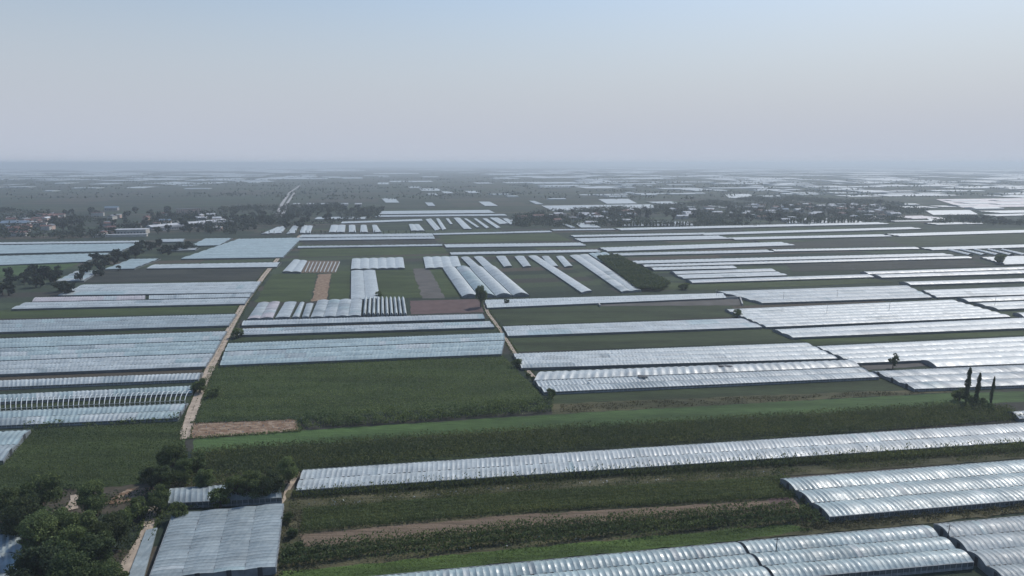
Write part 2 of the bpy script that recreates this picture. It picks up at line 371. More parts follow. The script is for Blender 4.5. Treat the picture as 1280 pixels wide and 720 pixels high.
# ------------------------------------------------------------------ greenhouses
VPX = 490.0
def strip_px(xl, yl, xr, yr, tl, tr=None):
    if tr is None: tr = tl*((yr-HY)/(yl-HY))**2
    f = lambda x, y, d: (VPX+(x-VPX)*(y+d-HY)/(y-HY), y+d)
    return [(xl, yl), (xr, yr), f(xr, yr, tr), f(xl, yl, tl)]
GHN = [0]
FLOORMAT = 'greypatch'
def greenhouse(q, label, mat='white', n=None, along='u', near=None, panels=False, group=None, cat='greenhouse',
               name='greenhouse', eave=None, rise=None, thin=False, door=True, bay=None, sag=None, span_w=8.0):
    GHN[0] += 1
    yb = sum(c[1] for c in q)/4; D = dist(yb)
    big = yb > 560 or panels
    if eave is None: eave = 1.6 if big else 1.1
    c = [P(x, y, eave+.3) for x, y in q]              # TL TR BR BL
    if along == 'u': A0, A1, B1, B0 = c
    else: A0, A1, B1, B0 = c[0], c[3], c[2], c[1]
    Lm = ((A1-A0).length+(B1-B0).length)/2; Wm = ((B0-A0).length+(B1-A1).length)/2
    if n is None: n = max(1, round(Wm/span_w))
    sw = Wm/n; rise = rise if rise is not None else min(.75 if big else .5 if n > 1 else (.95 if along == 'u' else .45), .17*sw)
    bay = bay or (1.28 if big else 1.45 if D < 520 else 2.2); sag = sag or (.13 if big else .19)
    nb = max(1, round(Lm/bay))
    o0 = (A0+A1+B0+B1)/4; o0 = Vector((o0.x, o0.y, 0))
    def L(a, b_, z): 
        p = A0.lerp(A1, a).lerp(B0.lerp(B1, a), b_); return (p.x-o0.x, p.y-o0.y, z)
    lod = 0 if D < 260 else 1 if D < 520 else 2 if D < 1000 else 3
    seg = (8, 6, 5, 4)[lod]; sub = (5, 3, 2, 1)[lod]
    if lod == 3: nb = max(2, min(nb, 6))
    if lod == 2: nb = max(2, nb//2); sag *= 1.3
    sags = [sag*1.15*random.choice((.55,.8,1,1,1.15,1.35)) for _ in range(nb)]
    lift = [random.uniform(-.05,.05) if lod < 2 else 0 for _ in range(nb+1)]
    def zz(i, f, w):
        s = math.sin(math.pi*w); prof = s**.95 if s > 0 else 0
        base = eave+rise*prof+ (lift[i]*(1-f)+lift[min(i+1, nb)]*f)*s
        return base-sags[i]*math.sin(math.pi*f)**2*(.75+.25*s) if 0 < f < 1 else base
    def span_mesh(k, i0, i1):
        v = []; fc = []; cols = []
        for i in range(i0, i1):
            for j in range(sub): cols.append((i, j/sub))
        cols.append((i1-1, 1.0))
        for (i, f) in cols:
            a = (i+f)/nb
            for w_ in range(seg+1):
                w = w_/seg; v.append(L(a, (k+.002+.996*w)/n, zz(i, f, w)))
        for x in range(len(cols)-1):
            for w_ in range(seg):
                p = x*(seg+1)+w_; fc.append((p, p+1, p+seg+2, p+seg+1))
        me = mesh('film', v, fc, True)
        me['nseg'] = seg*sub; return me
    def fix(me):
        # normals up
        if me.polygons and sum(p.normal.z for p in me.polygons) < 0: me.flip_normals()
        return me
    if lod >= 2:
        v = []; fc = []
        for k in range(n):
            mm = span_mesh(k, 0, nb); o_ = len(v); v += [tuple(x.co) for x in mm.vertices]; fc += [tuple(o_+i for i in p.vertices) for p in mm.polygons]
            bpy.data.meshes.remove(mm)
        me = fix(mesh(name, v, fc, True)); me.materials.append(MATS[mat]); me.materials.append(MATS['inside_shade'])
        ro = bpy.data.objects.new(name, me) if lod == 3 else None
        if lod == 3:
            ex = MB(); b4 = [L(0,0,eave),L(1,0,eave),L(1,1,eave),L(0,1,eave)]
            v2 = [tuple(x.co) for x in me.vertices]; f2 = [tuple(p.vertices) for p in me.polygons]; nroof = len(f2); o_ = len(v2)
            v2 += b4+[(p[0], p[1], 0) for p in b4]; f2 += [(o_+i, o_+4+i, o_+4+(i+1)%4, o_+(i+1)%4) for i in range(4)]
            me2 = mesh(name, v2, f2); 
            sm = [i < nroof for i in range(len(f2))]; me2.polygons.foreach_set('use_smooth', sm)
            me2.materials.append(MATS[mat]); me2.materials.append(MATS['inside_shade'])
            me2.polygons.foreach_set('material_index', [0 if s else 1 for s in sm])
            bpy.data.meshes.remove(me); o = bpy.data.objects.new(name, me2); C.objects.link(o); o.location = o0
            return tag(o, label, cat, group)
        root = empty(name, o0, label, cat, group)
        link('film_roof', me, root)
        w = MB(); b4 = [L(0,0,eave),L(1,0,eave),L(1,1,eave),L(0,1,eave)]
        w.v = b4+[(p[0], p[1], 0) for p in b4]; w.f = [(i, 4+i, 4+(i+1)%4, (i+1)%4) for i in range(4)]
        w.build('side_wall', 'inside_shade', root)
        return root
    root = empty(name, o0, label, cat, group)
    for k in range(n):
        if panels:
            sp = empty_part('roof_span', root)
            for i in range(nb):
                me = fix(span_mesh(k, i, i+1)); link('film_panel', me, sp, mat if random.random() < .96 else random.choice(('grey','white','blue')))
        else:
            me = fix(span_mesh(k, 0, nb)); link('film_span', me, root, mat)
            alt = {'white':'blue','blue':'white','grey':'blue','bright':'white','pink':'white'}[mat]
            me.materials.append(MATS[alt]); me.materials.append(MATS['grey'])
            for _ in range(random.choice((0,1,2,3))):
                b0 = random.randrange(nb); b1 = b0+random.randint(1, 14); mi = random.choice((1,1,2))
                for x in range(b0*seg*sub, min(b1, nb)*seg*sub): me.polygons[x].material_index = mi
    # gutters in the valleys, one dark trough per valley
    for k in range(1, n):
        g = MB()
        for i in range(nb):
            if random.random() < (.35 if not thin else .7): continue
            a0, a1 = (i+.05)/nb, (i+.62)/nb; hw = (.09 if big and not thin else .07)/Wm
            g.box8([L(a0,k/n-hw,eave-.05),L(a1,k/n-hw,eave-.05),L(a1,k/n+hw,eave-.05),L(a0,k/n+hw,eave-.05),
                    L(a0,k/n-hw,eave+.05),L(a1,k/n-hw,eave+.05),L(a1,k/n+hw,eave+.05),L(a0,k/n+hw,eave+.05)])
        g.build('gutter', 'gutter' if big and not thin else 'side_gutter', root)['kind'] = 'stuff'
    # end walls
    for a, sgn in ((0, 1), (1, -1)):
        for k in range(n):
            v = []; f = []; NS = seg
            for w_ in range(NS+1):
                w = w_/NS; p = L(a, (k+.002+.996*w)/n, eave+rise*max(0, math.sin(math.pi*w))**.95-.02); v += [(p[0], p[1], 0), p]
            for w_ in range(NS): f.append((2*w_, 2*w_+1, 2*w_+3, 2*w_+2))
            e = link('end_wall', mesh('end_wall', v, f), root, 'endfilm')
            if lod == 0 and door:
                B = MB(); out = (Vector(L(0,0,0))-Vector(L(1,0,0))).normalized()*(.04*sgn)
                p0 = Vector(L(a, (k+.42)/n, 0))+out; p1 = Vector(L(a, (k+.58)/n, 0))+out
                u = Vector((0,0,1.9)); B.box8([p0, p1, p1+out, p0+out, p0+u, p1+u, p1+out+u, p0+out+u]); B.build('door', 'gutter', root)
    # side walls: rolled up vent, its shaded inside painted as a dark sheet, above a low skirt, posts at the bays
    for b_ in (0, 1):
        B = MB(); v0, v1 = L(0,b_,0), L(1,b_,0)
        B.v = [v0, v1, (v1[0],v1[1],eave), (v0[0],v0[1],eave)]; B.f = [(0,1,2,3)]; B.build('vent_shade', 'inside_shade', root)
        if lod == 0:
            off = (Vector(L(.5,b_,0))-Vector(L(.5,1-b_,0))).normalized()*.05
            B = MB(); a_, c_ = Vector(v0)+off, Vector(v1)+off
            B.box8([a_, c_, c_+off, a_+off]+[p+Vector((0,0,.55)) for p in (a_, c_, c_+off, a_+off)]); B.build('skirt', 'skirt', root)
            B = MB()
            for i in range(nb+1):
                p = Vector(L(i/nb, b_, 0))+off*1.5; B.bar(p, p+Vector((0,0,eave)), .09, .09)
            B.build('posts', 'steel', root)['kind'] = 'stuff'
            B = MB(); up = Vector((0,0,eave-.08)); B.bar(a_+up+off, c_+up+off, .14, .14); B.build('rolled_film', 'skirt', root)
    if lod == 0:
        B = MB()
        for k in range(n):
            for i in range(nb+1):
                pts = [Vector(L(i/nb, (k+.002+.996*w/6)/n, eave+rise*max(0, math.sin(math.pi*w/6))**.95+.03)) for w in range(7)]
                for a_, c_ in zip(pts, pts[1:]): B.bar(a_, c_, .035, .03)
        o = B.build('hold_down_ropes', 'rope', root); o['kind'] = 'stuff'
    return root
def empty_part(name, parent):
    o = bpy.data.objects.new(name, None); C.objects.link(o); o.parent = parent; o.empty_display_size = .3; return o

gh = greenhouse
ordn0 = ['first','second','third','fourth','fifth','sixth','seventh','eighth','ninth']
# --- foreground
gh([(452,720),(919,676),(966,722),(448,774)], 'long bluish plastic greenhouse along the bottom edge of the photo, left of the dark seam', 'blue', n=3, panels=True)
gh([(923,675.5),(1155,655),(1217,700),(970,722)], 'bluish plastic greenhouse at the bottom between the dark seam and the narrow alley', 'blue', n=3, panels=True)
gh([(1168,653.5),(1350,637),(1440,712),(1258,726)], 'multi-span greenhouse cut off by the bottom right corner, its end wall on the narrow alley', 'grey', n=4, panels=True)
gh([(976,597),(1345,568),(1430,610),(1037,644)], 'glinting three-span greenhouse at the right edge standing among dark scrub', 'blue', n=3, panels=True, rise=.68)
gh([(379,586),(1340,523),(1375,544),(370,611)], 'very long two-span greenhouse running across the whole foreground above the corn rows', 'white', n=2, panels=True, rise=.45, sag=.12)
gh([(1258,514),(1345,508),(1368,516),(1274,522)], 'tip of a white greenhouse at the right edge just below the three poplars', 'white', n=1)
gh([(216,641),(354,628),(344,707),(186,722)], 'wide grey plastic greenhouse beside the dirt path at the bottom left', 'grey', n=4, along='v', panels=True, rise=.2, sag=.09, bay=1.25, thin=True)
gh([(214,609),(350,600),(352,620),(210,627)], 'low ribbed greenhouse half hidden behind a row of trees at bottom left', 'grey', n=1, panels=True, rise=1.2)
gh([(-70,669),(27,666),(27,713),(-90,717)], 'bluish greenhouse roof cut off by the left edge beside the tall tree clump', 'grey', n=2)
gh([(-80,718),(29,715),(30,745),(-90,748)], 'sliver of greenhouse roof in the bottom left corner below another roof', 'grey', n=1)
gh([(-70,541),(38,536),(4,574),(-90,580)], 'greenhouse corner reaching in from the left edge beside the large green field', 'blue', n=2)
B = MB(); q = [P(x, y) for x, y in ((183,665),(197,662),(180,724),(160,724))]
B.box8([(p.x,p.y,.1) for p in q]+[(p.x,p.y,.5) for p in q]); o = B.build('plastic_covered_bed', 'grey')
tag(o, 'narrow plastic covered seed bed between the dirt path and the wide grey greenhouse', 'covered bed')
# --- left block
gh([(-60,515),(235,503),(222,521),(-60,533)], 'two-span greenhouse in the left block, lowest one before the dark green field', 'blue', n=2)
gh([(-60,495),(243,481),(240,490),(-60,504)], 'single film strip just behind the uncovered hoops in the left block', 'blue', n=1)
gh([(-60,477),(254,465),(248,473),(-60,485)], 'narrow pale greenhouse on its own between two brown strips in the left block', 'white', n=1)
gh([(-60,424),(284,413),(277,424),(-60,436)], 'rearmost strip of the broad ribbed greenhouse field left of the dirt road', 'blue', n=2)
gh([(-60,436.6),(277,424.6),(268,440),(-60,452)], 'middle strip of the broad ribbed greenhouse field left of the dirt road', 'blue', n=3)
gh([(-60,452.6),(268,440.6),(257,457),(-60,469)], 'front strip of the broad ribbed greenhouse field left of the dirt road', 'white', n=3)
gh([(-60,401),(296,391.5),(286,406),(-60,416)], 'pale greenhouse left of the dirt road just in front of the thin green field strip', 'grey', n=3)
gh([(106,355),(327,351),(317,365),(72,368.5)], 'pale greenhouse left of the dirt road behind two short ones end to end', 'white', n=3)
gh([(46,371),(182,368.7),(181,373.5),(40,376.5)], 'left one of two short greenhouses set end to end left of the dirt road', 'pink', n=1)
gh([(187,368.6),(316,366),(312,370.6),(186,373.3)], 'right one of two short greenhouses set end to end left of the dirt road', 'white', n=1)
gh([(34,377.3),(311,371.5),(306,378.8),(14,385.5)], 'long white greenhouse left of the road standing right behind a thin green field', 'white', n=2)
gh([(197,330),(352,327),(346,333),(183,335)], 'thin white greenhouse strip in front of the pale blue greenhouse by the road', 'bright', n=1)
gh([(300,298),(378,296.5),(354,321),(226,323)], 'large pale blue greenhouse left of the road top below the row of short tunnels', 'blue', n=8)
gh([(258,297.5),(291,297),(275,306),(238,307)], 'small pale greenhouse between the village trees and the large pale blue one', 'blue', n=3)
gh([(213,310),(250,309),(244,312),(208,313)], 'thin white greenhouse strip beside the roadside trees left of centre', 'white', n=1)
gh([(200,298.5),(232,297.8),(229,301.5),(197,302)], 'small pale greenhouse right behind the roadside tree line on the left', 'white', n=1)
gh([(-60,303.5),(182,300.4),(180,302.4),(-60,305.6)], 'thinnest and rearmost of the pale greenhouses at the left edge before the village', 'bright', n=1)
gh([(-60,306.6),(176,303.6),(152,313),(-60,318)], 'broad pale blue greenhouse at the left edge before the village', 'blue', n=6)
gh([(-60,321),(140,315.5),(107,326.5),(-60,333)], 'broad pale blue greenhouse at the left edge bordering the light green field', 'blue', n=5)
gh([(166,323),(201,322.5),(168,335),(131,336)], 'small pale greenhouse on the far side of the left tree line', 'blue', n=4)
gh([(97,338),(127,337),(105,350),(70,351)], 'small pale greenhouse on the near side of the left tree line', 'blue', n=4)
# bare hoop house
def bare_frame(q, label, nh, along='u', h=2.2):
    c = [P(x, y, .8) for x, y in q]; A0, A1, B1, B0 = c
    o0 = Vector(((A0.x+B1.x)/2, (A0.y+B1.y)/2, 0)); root = empty('hoop_house_frame', o0, label, 'greenhouse frame')
    first = None
    for i in range(nh):
        a = i/(nh-1); p, r_ = A0.lerp(A1, a), B0.lerp(B1, a)
        B = MB(); pts = []
        for w in range(7):
            s = w/6; z = 1.2+1.4*math.sin(math.pi*s)**.8 if 0 < s < 1 else 1.2
            k = p.lerp(r_, s); pts.append((k.x-o0.x, k.y-o0.y, z))
        pts = [(pts[0][0], pts[0][1], 0)]+pts+[(pts[-1][0], pts[-1][1], 0)]
        B.tube(pts, [.13]*len(pts), 4); B.build('hoop', 'film_hoop', root)
    B = MB()
    for s in (0, .5, 1):
        z = 1.2+1.4*(s == .5); k0 = A0.lerp(B0, s)-o0; k1 = A1.lerp(B1, s)-o0; B.bar((k0.x,k0.y,z), (k1.x,k1.y,z), .1, .1)
    B.build('purlin', 'steel', root)
    return root
MATS['film_hoop'] = plain('pale_hoop', (.66,.70,.70), .5)
field([(-60,504),(240,491),(232,503),(-60,515)], 'green_b', 'field')
bare_frame([(-60,503),(240,490),(231,502),(-60,515)], 'uncovered hoop frame over dark crop between two film roofs in the left block', 46)
# --- centre block left of the middle road
gh([(286,428),(630,415),(631,424),(281,438)], 'rear half of the broad light blue greenhouse behind the dark green field', 'blue', n=2)
gh([(281,438.6),(631,424.6),(627,441.5),(275,455.5)], 'front half of the broad light blue greenhouse, edge on the dark green field', 'blue', n=3)
gh([(301,410),(611,400.5),(618,408),(297,418)], 'ribbed greenhouse strip second in front of the plastic tunnels by the road', 'white', n=2)
gh([(306,400),(602,391.5),(606,397.5),(302,406)], 'ribbed greenhouse strip first in front of the plastic tunnels by the road', 'white', n=1)
gh([(323,378),(350,376.5),(341,396.5),(309,398)], 'leftmost of the sheds of film between road and tunnels, slanting to the road', 'pink', n=2, along='v')
gh([(356,377),(371,376.6),(362,395.5),(344,396.5)], 'second film house from the road in the row with the red soil plot', 'white', n=1, along='v')
gh([(375,377.5),(380.5,377.3),(374,395.5),(365,396)], 'narrowest film house in the row left of the ten tunnels', 'white', n=1, along='v')
gh([(383,379),(392,378.6),(386,395.3),(377,396)], 'short film house set back in the row left of the ten tunnels', 'white', n=1, along='v')
gh([(397,375),(453,373),(451,393.7),(388,396)], 'broad film house just left of the ten narrow tunnels', 'white', n=4, along='v')
for i in range(10):
    x0 = 455.5+i*5.15; x1 = 453.5+i*5.7
    ends = ['leftmost of the ten narrow white tunnels beside the broad film house', 'narrow white tunnel second from left in the row of ten',
     'narrow white tunnel third from left in the row of ten','narrow white tunnel fourth from left in the row of ten','narrow white tunnel just left of the middle in the row of ten',
     'narrow white tunnel just right of the middle in the row of ten','narrow white tunnel fourth from right in the row of ten','narrow white tunnel third from right in the row of ten',
     'narrow white tunnel second from right in the row of ten','rightmost of the ten narrow white tunnels beside the red soil plot']
    gh([(x0,372.6),(x0+3.6,372.5),(x1+4,393),(x1,393.2)], ends[i], 'bright', n=1, along='v', group='ten narrow tunnels', name='plastic_tunnel', cat='tunnel', eave=.9, rise=1.3)
gh([(439,338),(469,337.3),(475,373),(438.5,374)], 'upright two-span white greenhouse beside the green plots in the centre', 'bright', n=2, along='v')
gh([(440,323),(504,321.5),(506,334.5),(438.5,336)], 'short scalloped white greenhouse above the upright two-span one', 'bright', n=6, along='v')
gh([(367,324),(384,325.5),(376,339.5),(353,339)], 'small square white greenhouse beside the road and the white-lined plot', 'bright', n=2, along='v')
for i in range(9):
    x = 384+i*4.7
    gh([(x+2.2,327),(x+3.4,327),(x-2.2,339.5),(x-3.6,339.5)], ordn0[i]+' from left of the thin white row covers on brown soil by the road', 'white', n=1, along='v', name='row_cover', cat='row cover', group='row covers on the brown plot', eave=.3, rise=.5)
gh([(529,321),(572,320),(577,333),(532,335)], 'scalloped white greenhouse above the four large slanting spans', 'bright', n=4, along='v')
gh([(576,321),(586,320.5),(600,332.6),(588,333)], 'first slanting film house right of the scalloped greenhouse', 'white', n=1, along='v')
gh([(592,320.5),(603,320),(617,332),(604,332.6)], 'second slanting film house right of the scalloped greenhouse', 'white', n=1, along='v')
for k in range(4):
    a = lambda s: (553+67*s, 334.5-1.5*s); c = lambda s: (577+85*s, 370-2*s)
    gh([a(k/4+.005), a(k/4+.245), c(k/4+.245), c(k/4+.005)], ['leftmost','second','third','rightmost'][k]+' of the four large slanting film houses left of the round dark tree' if k < 3 else 'rightmost of the four large slanting film houses, beside the round dark tree', ['bright','blue','bright','bright'][k], n=1, along='v', rise=1.6)
gh([(660,319.5),(671,319),(740,362.5),(727,365)], 'long slanting film house between two dark crop plots right of centre', 'bright', n=1, along='v')
gh([(712,319),(735,317.5),(802,362),(777,364)], 'long slanting film house beside the tall dark orchard block', 'bright', n=2, along='v')
gh([(736,316.5),(758,315),(784,328),(752,327)], 'pale blue greenhouse patch at the rear corner of the tall orchard block', 'blue', n=3, along='v')
for k, (a_, b_, c_, d_) in enumerate([(643,655,664,654), (677,686,698,688), (695,704,716,706), (620,632,640,630)]):
    gh([(a_,320),(b_,319.6),(c_,332),(d_,333)], ['short slanting film house between the rear strips and a dark plot, first of three','short slanting film house between the two long slanting ones, left one','short slanting film house between the two long slanting ones, right one','short slanting film house right above the rightmost large slanting one'][k], 'white', n=1, along='v')
# --- right of the middle road
gh([(605,374),(903,365.5),(908,371.5),(609,384)], 'ribbed white strip starting at the round dark tree and running right', 'bright', n=2)
gh([(628,407),(925,397),(953,408),(635,419)], 'pale two-span greenhouse between two dark green strips right of the road', 'white', n=2)
gh([(641,441),(1007,427.5),(1047,447),(652,459)], 'big white ribbed greenhouse rear half, right of the middle road', 'bright', n=4)
gh([(677,463.4),(1058,449),(1075,457),(668,474)], 'patched white greenhouse strip with holes, in front of the big ribbed one', 'bright', n=1, bay=3.2, sag=.3)
gh([(667,474.6),(1074,458.2),(1099,470),(680,489)], 'white greenhouse with a bluish patch of film whose edge meets the green strip', 'bright', n=2)
gh([(906,386),(1188,374),(1263,395),(958,408)], 'widest bright greenhouse block right of centre, beyond the big ribbed one', 'bright', n=7)
gh([(966,411),(1330,394),(1385,405),(991,421)], 'bright greenhouse strip below the widest one, before a thin green strip', 'bright', n=2)
gh([(895,363.5),(1132,356),(1165,371),(953,378)], 'broad bright greenhouse behind the widest one right of centre', 'white', n=4)
gh([(1152,362),(1330,356),(1362,365),(1171,371)], 'bright greenhouse at the right edge, rear one of three beside the drain', 'bright', n=3)
gh([(1196,372.5),(1340,367),(1352,371.5),(1211,376.5)], 'bright greenhouse at the right edge, middle one of three beside the drain', 'bright', n=1)
gh([(1218,378),(1350,372.7),(1385,380.5),(1248,386)], 'bright greenhouse at the right edge, front one of three beside the drain', 'bright', n=2)
gh([(1266,390.5),(1400,385),(1420,391),(1280,395.5)], 'greenhouse tip at the right edge beyond the end of the widest one', 'bright', n=1)
gh([(1018,432),(1360,416),(1440,437),(1068,453)], 'large bright greenhouse behind the bare plot with a lone tree', 'bright', n=4)
gh([(1151,449),(1430,438),(1462,446.5),(1171,457.5)], 'bright greenhouse strip right of the bare plot with a lone tree', 'bright', n=1)
gh([(1090,463),(1470,447),(1560,470),(1143,485)], 'bright ribbed greenhouse behind the three poplars', 'white', n=3)
# --- thin strips of the middle distance (x0, y0, x1, y1, thickness, label)
TH = [
 (768,285,1095,277.5,2.4,'thin bright strip just in front of the cypress-dotted greenhouse of the right village','bright'),
 (870,291,1136,283.5,2.4,'thin bright strip second in front of the right village','bright'),
 (640,289,686,288,1.8,'short thin strip right of the tunnel row, left of the long strips','white'),
 (541,291.3,640,289.2,1.8,'thin strip directly below the fan of tunnels in the centre','white'),
 (688,286.4,765,285.4,1.4,'faint thin strip below the small village left of the cypress-dotted roofs','white'),
 (712,293.5,878,290.5,2.2,'rear one of the pair of strips beginning right of the green central plot','bright'),
 (717,297.6,896,294,4.2,'front one of the pair of strips beginning right of the green central plot','bright'),
 (907,296.5,1099,292.5,2.6,'bright strip with small bushes on it ending near the wide green field','bright'),
 (1105,292,1300,286.5,2.8,'bright strip along the rear of the wide green field at the right edge','bright'),
 (555,305,724,302.8,3.8,'bright strip beside the green centre field, rear one of two','bright'),
 (562,315,745,311.5,2.8,'bright strip beside the green centre field, front one of two','bright'),
 (748,309,974,302,4.6,'bright long strip ending in the dark soil right of centre','bright'),
 (764,316,956,311.7,3.0,'pale strip in front of the long one right of centre','white'),
 (960,311.7,1138,308.5,2,'thin strip continuing the pale one to the right, up to the drain','white'),
 (1147,309,1310,304.3,3,'bright strip at the right edge behind the slanting row covers','bright'),
 (788,325.5,1175,316,3.4,'longest bright strip right of the orchard block, rear of a close pair','bright'),
 (800,330.5,1203,320,2.4,'longest bright strip right of the orchard block, front of a close pair','white'),
 (810,334,912,331.7,3,'short bright strip directly right of the orchard track','bright'),
 (837,339,960,335.5,3,'shiny short strip, rear one of two near the orchard track end','bright'),
 (843,343,969,339,4.6,'shiny short strip, front one of two near the orchard track end','bright'),
 (857,349.5,1080,342.6,3.4,'pale strip in front of the two shiny short ones','white'),
 (1075,339.5,1320,332,2.5,'rear one of two parallel strips at the right edge below the dark field','bright'),
 (1088,343,1320,336,3.4,'front one of two parallel strips at the right edge below the dark field','bright'),
 (1124,352,1320,346.2,3.4,'single strip at the right edge behind the three by the drain','bright'),
 (378,293,540,291.3,3.2,'rear one of two strips right of the road top','bright'),
 (376,297.2,542,295,3.0,'front one of two strips right of the road top','white'),
 (374,307.5,552,305,1.8,'thin pale strip across the green field right of the road top','white'),
 (397,271,460,270.8,2.6,'strip left of the two long rear strips beyond the tunnels','bright'),
 (428,276.7,527,273.5,2.2,'slanting thin strip behind the row of short tunnels','bright'),
 (474,263.8,611,262.3,3.6,'broad strip behind the fan of tunnels, rearmost','bright'),
 (470,269,630,267.4,1.8,'thin strip directly in front of the rearmost broad one','white'),
 (1116,258,1134,257.6,1.8,'tiny bright roof in the dark wood of the right village, left one of two','white'),
 (1141,257.7,1151,257.4,1.8,'tiny bright roof in the dark wood of the right village, right one of two','white'),
 (1160,257,1178,256.8,1.4,'thin bright strip left below the dusty pink greenhouse','white'),
 (1221,263.6,1310,262,2.4,'bright strip at right edge below the dusty pink greenhouse','bright'),
 (1225,268,1310,266,1.8,'thin pale strip at right edge before the dark wood','white'),
 (1113,270.2,1150,269.3,3,'dusty strip in front of the right village wood, right one of two','pink'),
 (1155,278.6,1212,277.4,1.8,'short bright strip before the dark wood on the right','bright'),
 (1110,275.6,1160,275,1,'faint line of film below the dusty strips on the right','white'),
 (1223,244,1310,243,4,'bright greenhouse at right edge behind the dusty pink one','bright'),
 (1079,243,1165,242,2.2,'long thin far strip behind the right village','white'),
 (1039,244,1076,243.5,1.8,'short far strip behind the right village','white'),
 (1178,233,1300,231.8,2.2,'far pale strip at the right edge near the horizon','white'),
 (1108,227,1158,228.5,1.6,'brightest far strip near the horizon on the right','bright'),
 (875,223.5,916,223,2.2,'far pale patch near the horizon above the middle village','white'),
 (715,233,757,233,2.2,'bright far strip behind the pair of white sheds right of centre','bright'),
 (720,243,840,241,1,'long faint line of film behind the middle village','white'),
 (807,252,835,251.4,2.8,'small far patch beside the middle village trees','white'),
 (883,257,920,256.2,2.6,'small far patch inside the middle village','white'),
 (510,233,525,233,1.8,'left one of a stepped pair of far patches in the centre','white'),
 (524,235.5,547,235.4,2.8,'right one of a stepped pair of far patches in the centre','bright'),
 (473,228,486,228,2.2,'tiny far patch above the centre left of a long line','white'),
 (487,226,539,225.8,1.4,'long far line of film above the centre','bright'),
 (468,216.4,522,216.2,1,'furthest line of film above the centre near the horizon','bright'),
 (534,241.5,544,241.4,2.6,'tiny far square of film below the stepped pair','white'),
 (551,239,562,238.9,2.4,'tiny far square of film right of the stepped pair','bright'),
 (580,238.5,593,238.4,2.4,'tiny far square of film further right of the stepped pair','bright'),
 (590,228,610,228,1.3,'short far line of film right of centre','white'),
 (626,227.5,676,227.2,1.3,'far line of film at the centre near the dark haze','bright'),
 (174,233,199,233,2,'lone bright far strip behind the left village','bright'),
 (220,227,247,228.5,2.4,'far patch left of the far road near the horizon','white'),
 (256,228,292,227,2.2,'far patch next to the far road near the horizon','white'),
 (134,228.5,160,228.5,1.8,'far patch above the lone bright far strip','white'),
 (22,230,40,229.6,1.4,'far short strip near the left edge under the horizon','white'),
 (300,226,345,226,1.2,'far line of film left of the far road end','white'),
 (362,220,375,220,2.6,'tiny far square at the end of the far road, left one','white'),
 (377,221,388,221,2.6,'tiny far square at the end of the far road, right one','white'),
]
for (x0,y0,x1,y1,th,lb,mt) in TH: gh(strip_px(x0,y0,x1,y1,th), lb, mt, n=max(1, round(th*dist(y0)**2/(H*F)/9)) if y0 > 255 else 2)
Q = [
 ([(477,248),(494,248),(499,253),(482,253)], 'lone square greenhouse patch left of centre beyond the trees','bright'),
 ([(531,253),(540,253),(544,257),(535,257)], 'small square greenhouse patch just behind the long rear strips','white'),
 ([(598,252),(612,252),(622,257),(606,257)], 'slanted square greenhouse patch left of the middle village','bright'),
 ([(661,251),(668,251),(679,255),(670,255)], 'small slanted patch just left of the large white roofs','white'),
 ([(677,257),(812,255.3),(826,259.6),(690,263.2)], 'large white greenhouse behind the small middle village','bright'),
 ([(748,249),(785,248.4),(796,254),(758,254.4)], 'slanted white greenhouse adjoining the large one behind the middle village','bright'),
 ([(735,268),(752,268),(761,272.5),(741,272.5)], 'small slanted white greenhouse amid the middle village trees','bright'),
 ([(770,275.5),(860,277),(869,281.3),(778,282)], 'ragged white greenhouse row dotted with small cypresses','white'),
 ([(718,278.5),(738,278),(751,284),(726,284)], 'short white greenhouse left of the cypress dotted row','bright'),
 ([(700,279),(706,279),(719,284),(713,284)], 'narrow slanting white tunnel left of the cypress dotted row','white'),
 ([(636,274),(645,274),(658,280),(642,280)], 'small white greenhouse right of the tunnel fan','white'),
 ([(905,243),(935,242.2),(950,247),(912,247.3)], 'bright trapezoid greenhouse at the rear of the village wood','bright'),
 ([(1170,249),(1330,247),(1372,257),(1202,259)], 'large dusty pink greenhouse at the right edge','pink'),
 ([(1156,263),(1212,262.4),(1222,267.6),(1166,268.2)], 'bluish greenhouse below the dusty pink one','white'),
 ([(1075,270),(1110,269),(1113,272.7),(1083,273.4)], 'dusty strip in front of the right village wood, left one of two','pink'),
 ([(1157,272),(1178,271.7),(1184,275.4),(1163,275.8)], 'small bright patch before the dark wood on the right','white'),
 ([(990,272),(1070,273.5),(1078,277.6),(983,279)], 'white greenhouse row before the right village with dark conifers in front','white'),
 ([(1225,321),(1330,317.5),(1362,326.5),(1256,330)], 'broad white greenhouse at the right edge beside a dark bush','bright'),
]
for q, lb, mt in Q: gh(q, lb, mt)
for i in range(5):
    x = 1183+i*17
    gh([(x,311.5),(x+4,311.3),(x+34,317.6),(x+27,318)], ordn0[i]+' from left of the five slanting row covers behind the broad white greenhouse', 'white', n=1, along='v', name='row_cover', cat='row cover', group='slanting row covers at the right edge', eave=.8, rise=1)
FING = [[(345,284),(359,282),(352,291),(326,292)],[(366,282),(373,282),(369,291),(358,292)],[(378,281.5),(391,282),(388,291),(374,291)],
 [(414,281),(432,281),(431,290),(411,290)],[(436,281),(444,281),(445,290),(436,290)],[(451,281),(458,281),(460,290),(450,290)],[(465,281),(471,281),(477,290),(467,290)],
 [(511,280),(524,280),(531,288),(514,288)],[(532,274),(539,273),(551,286),(544,288)],[(545,273),(549,273),(558,286),(553,287)],[(557,273),(561,273),(566,280),(563,280)],
 [(567,272),(575,272),(590,286),(580,286)],[(580,273),(584,273),(600,284),(596,284)],[(592,273),(596,273),(612,284),(608,285)],[(603,273),(609,273),(626,284),(621,285)],
 [(612,272),(623,272),(636,279),(625,280)],[(628,273),(635,273),(645,279),(638,280)]]
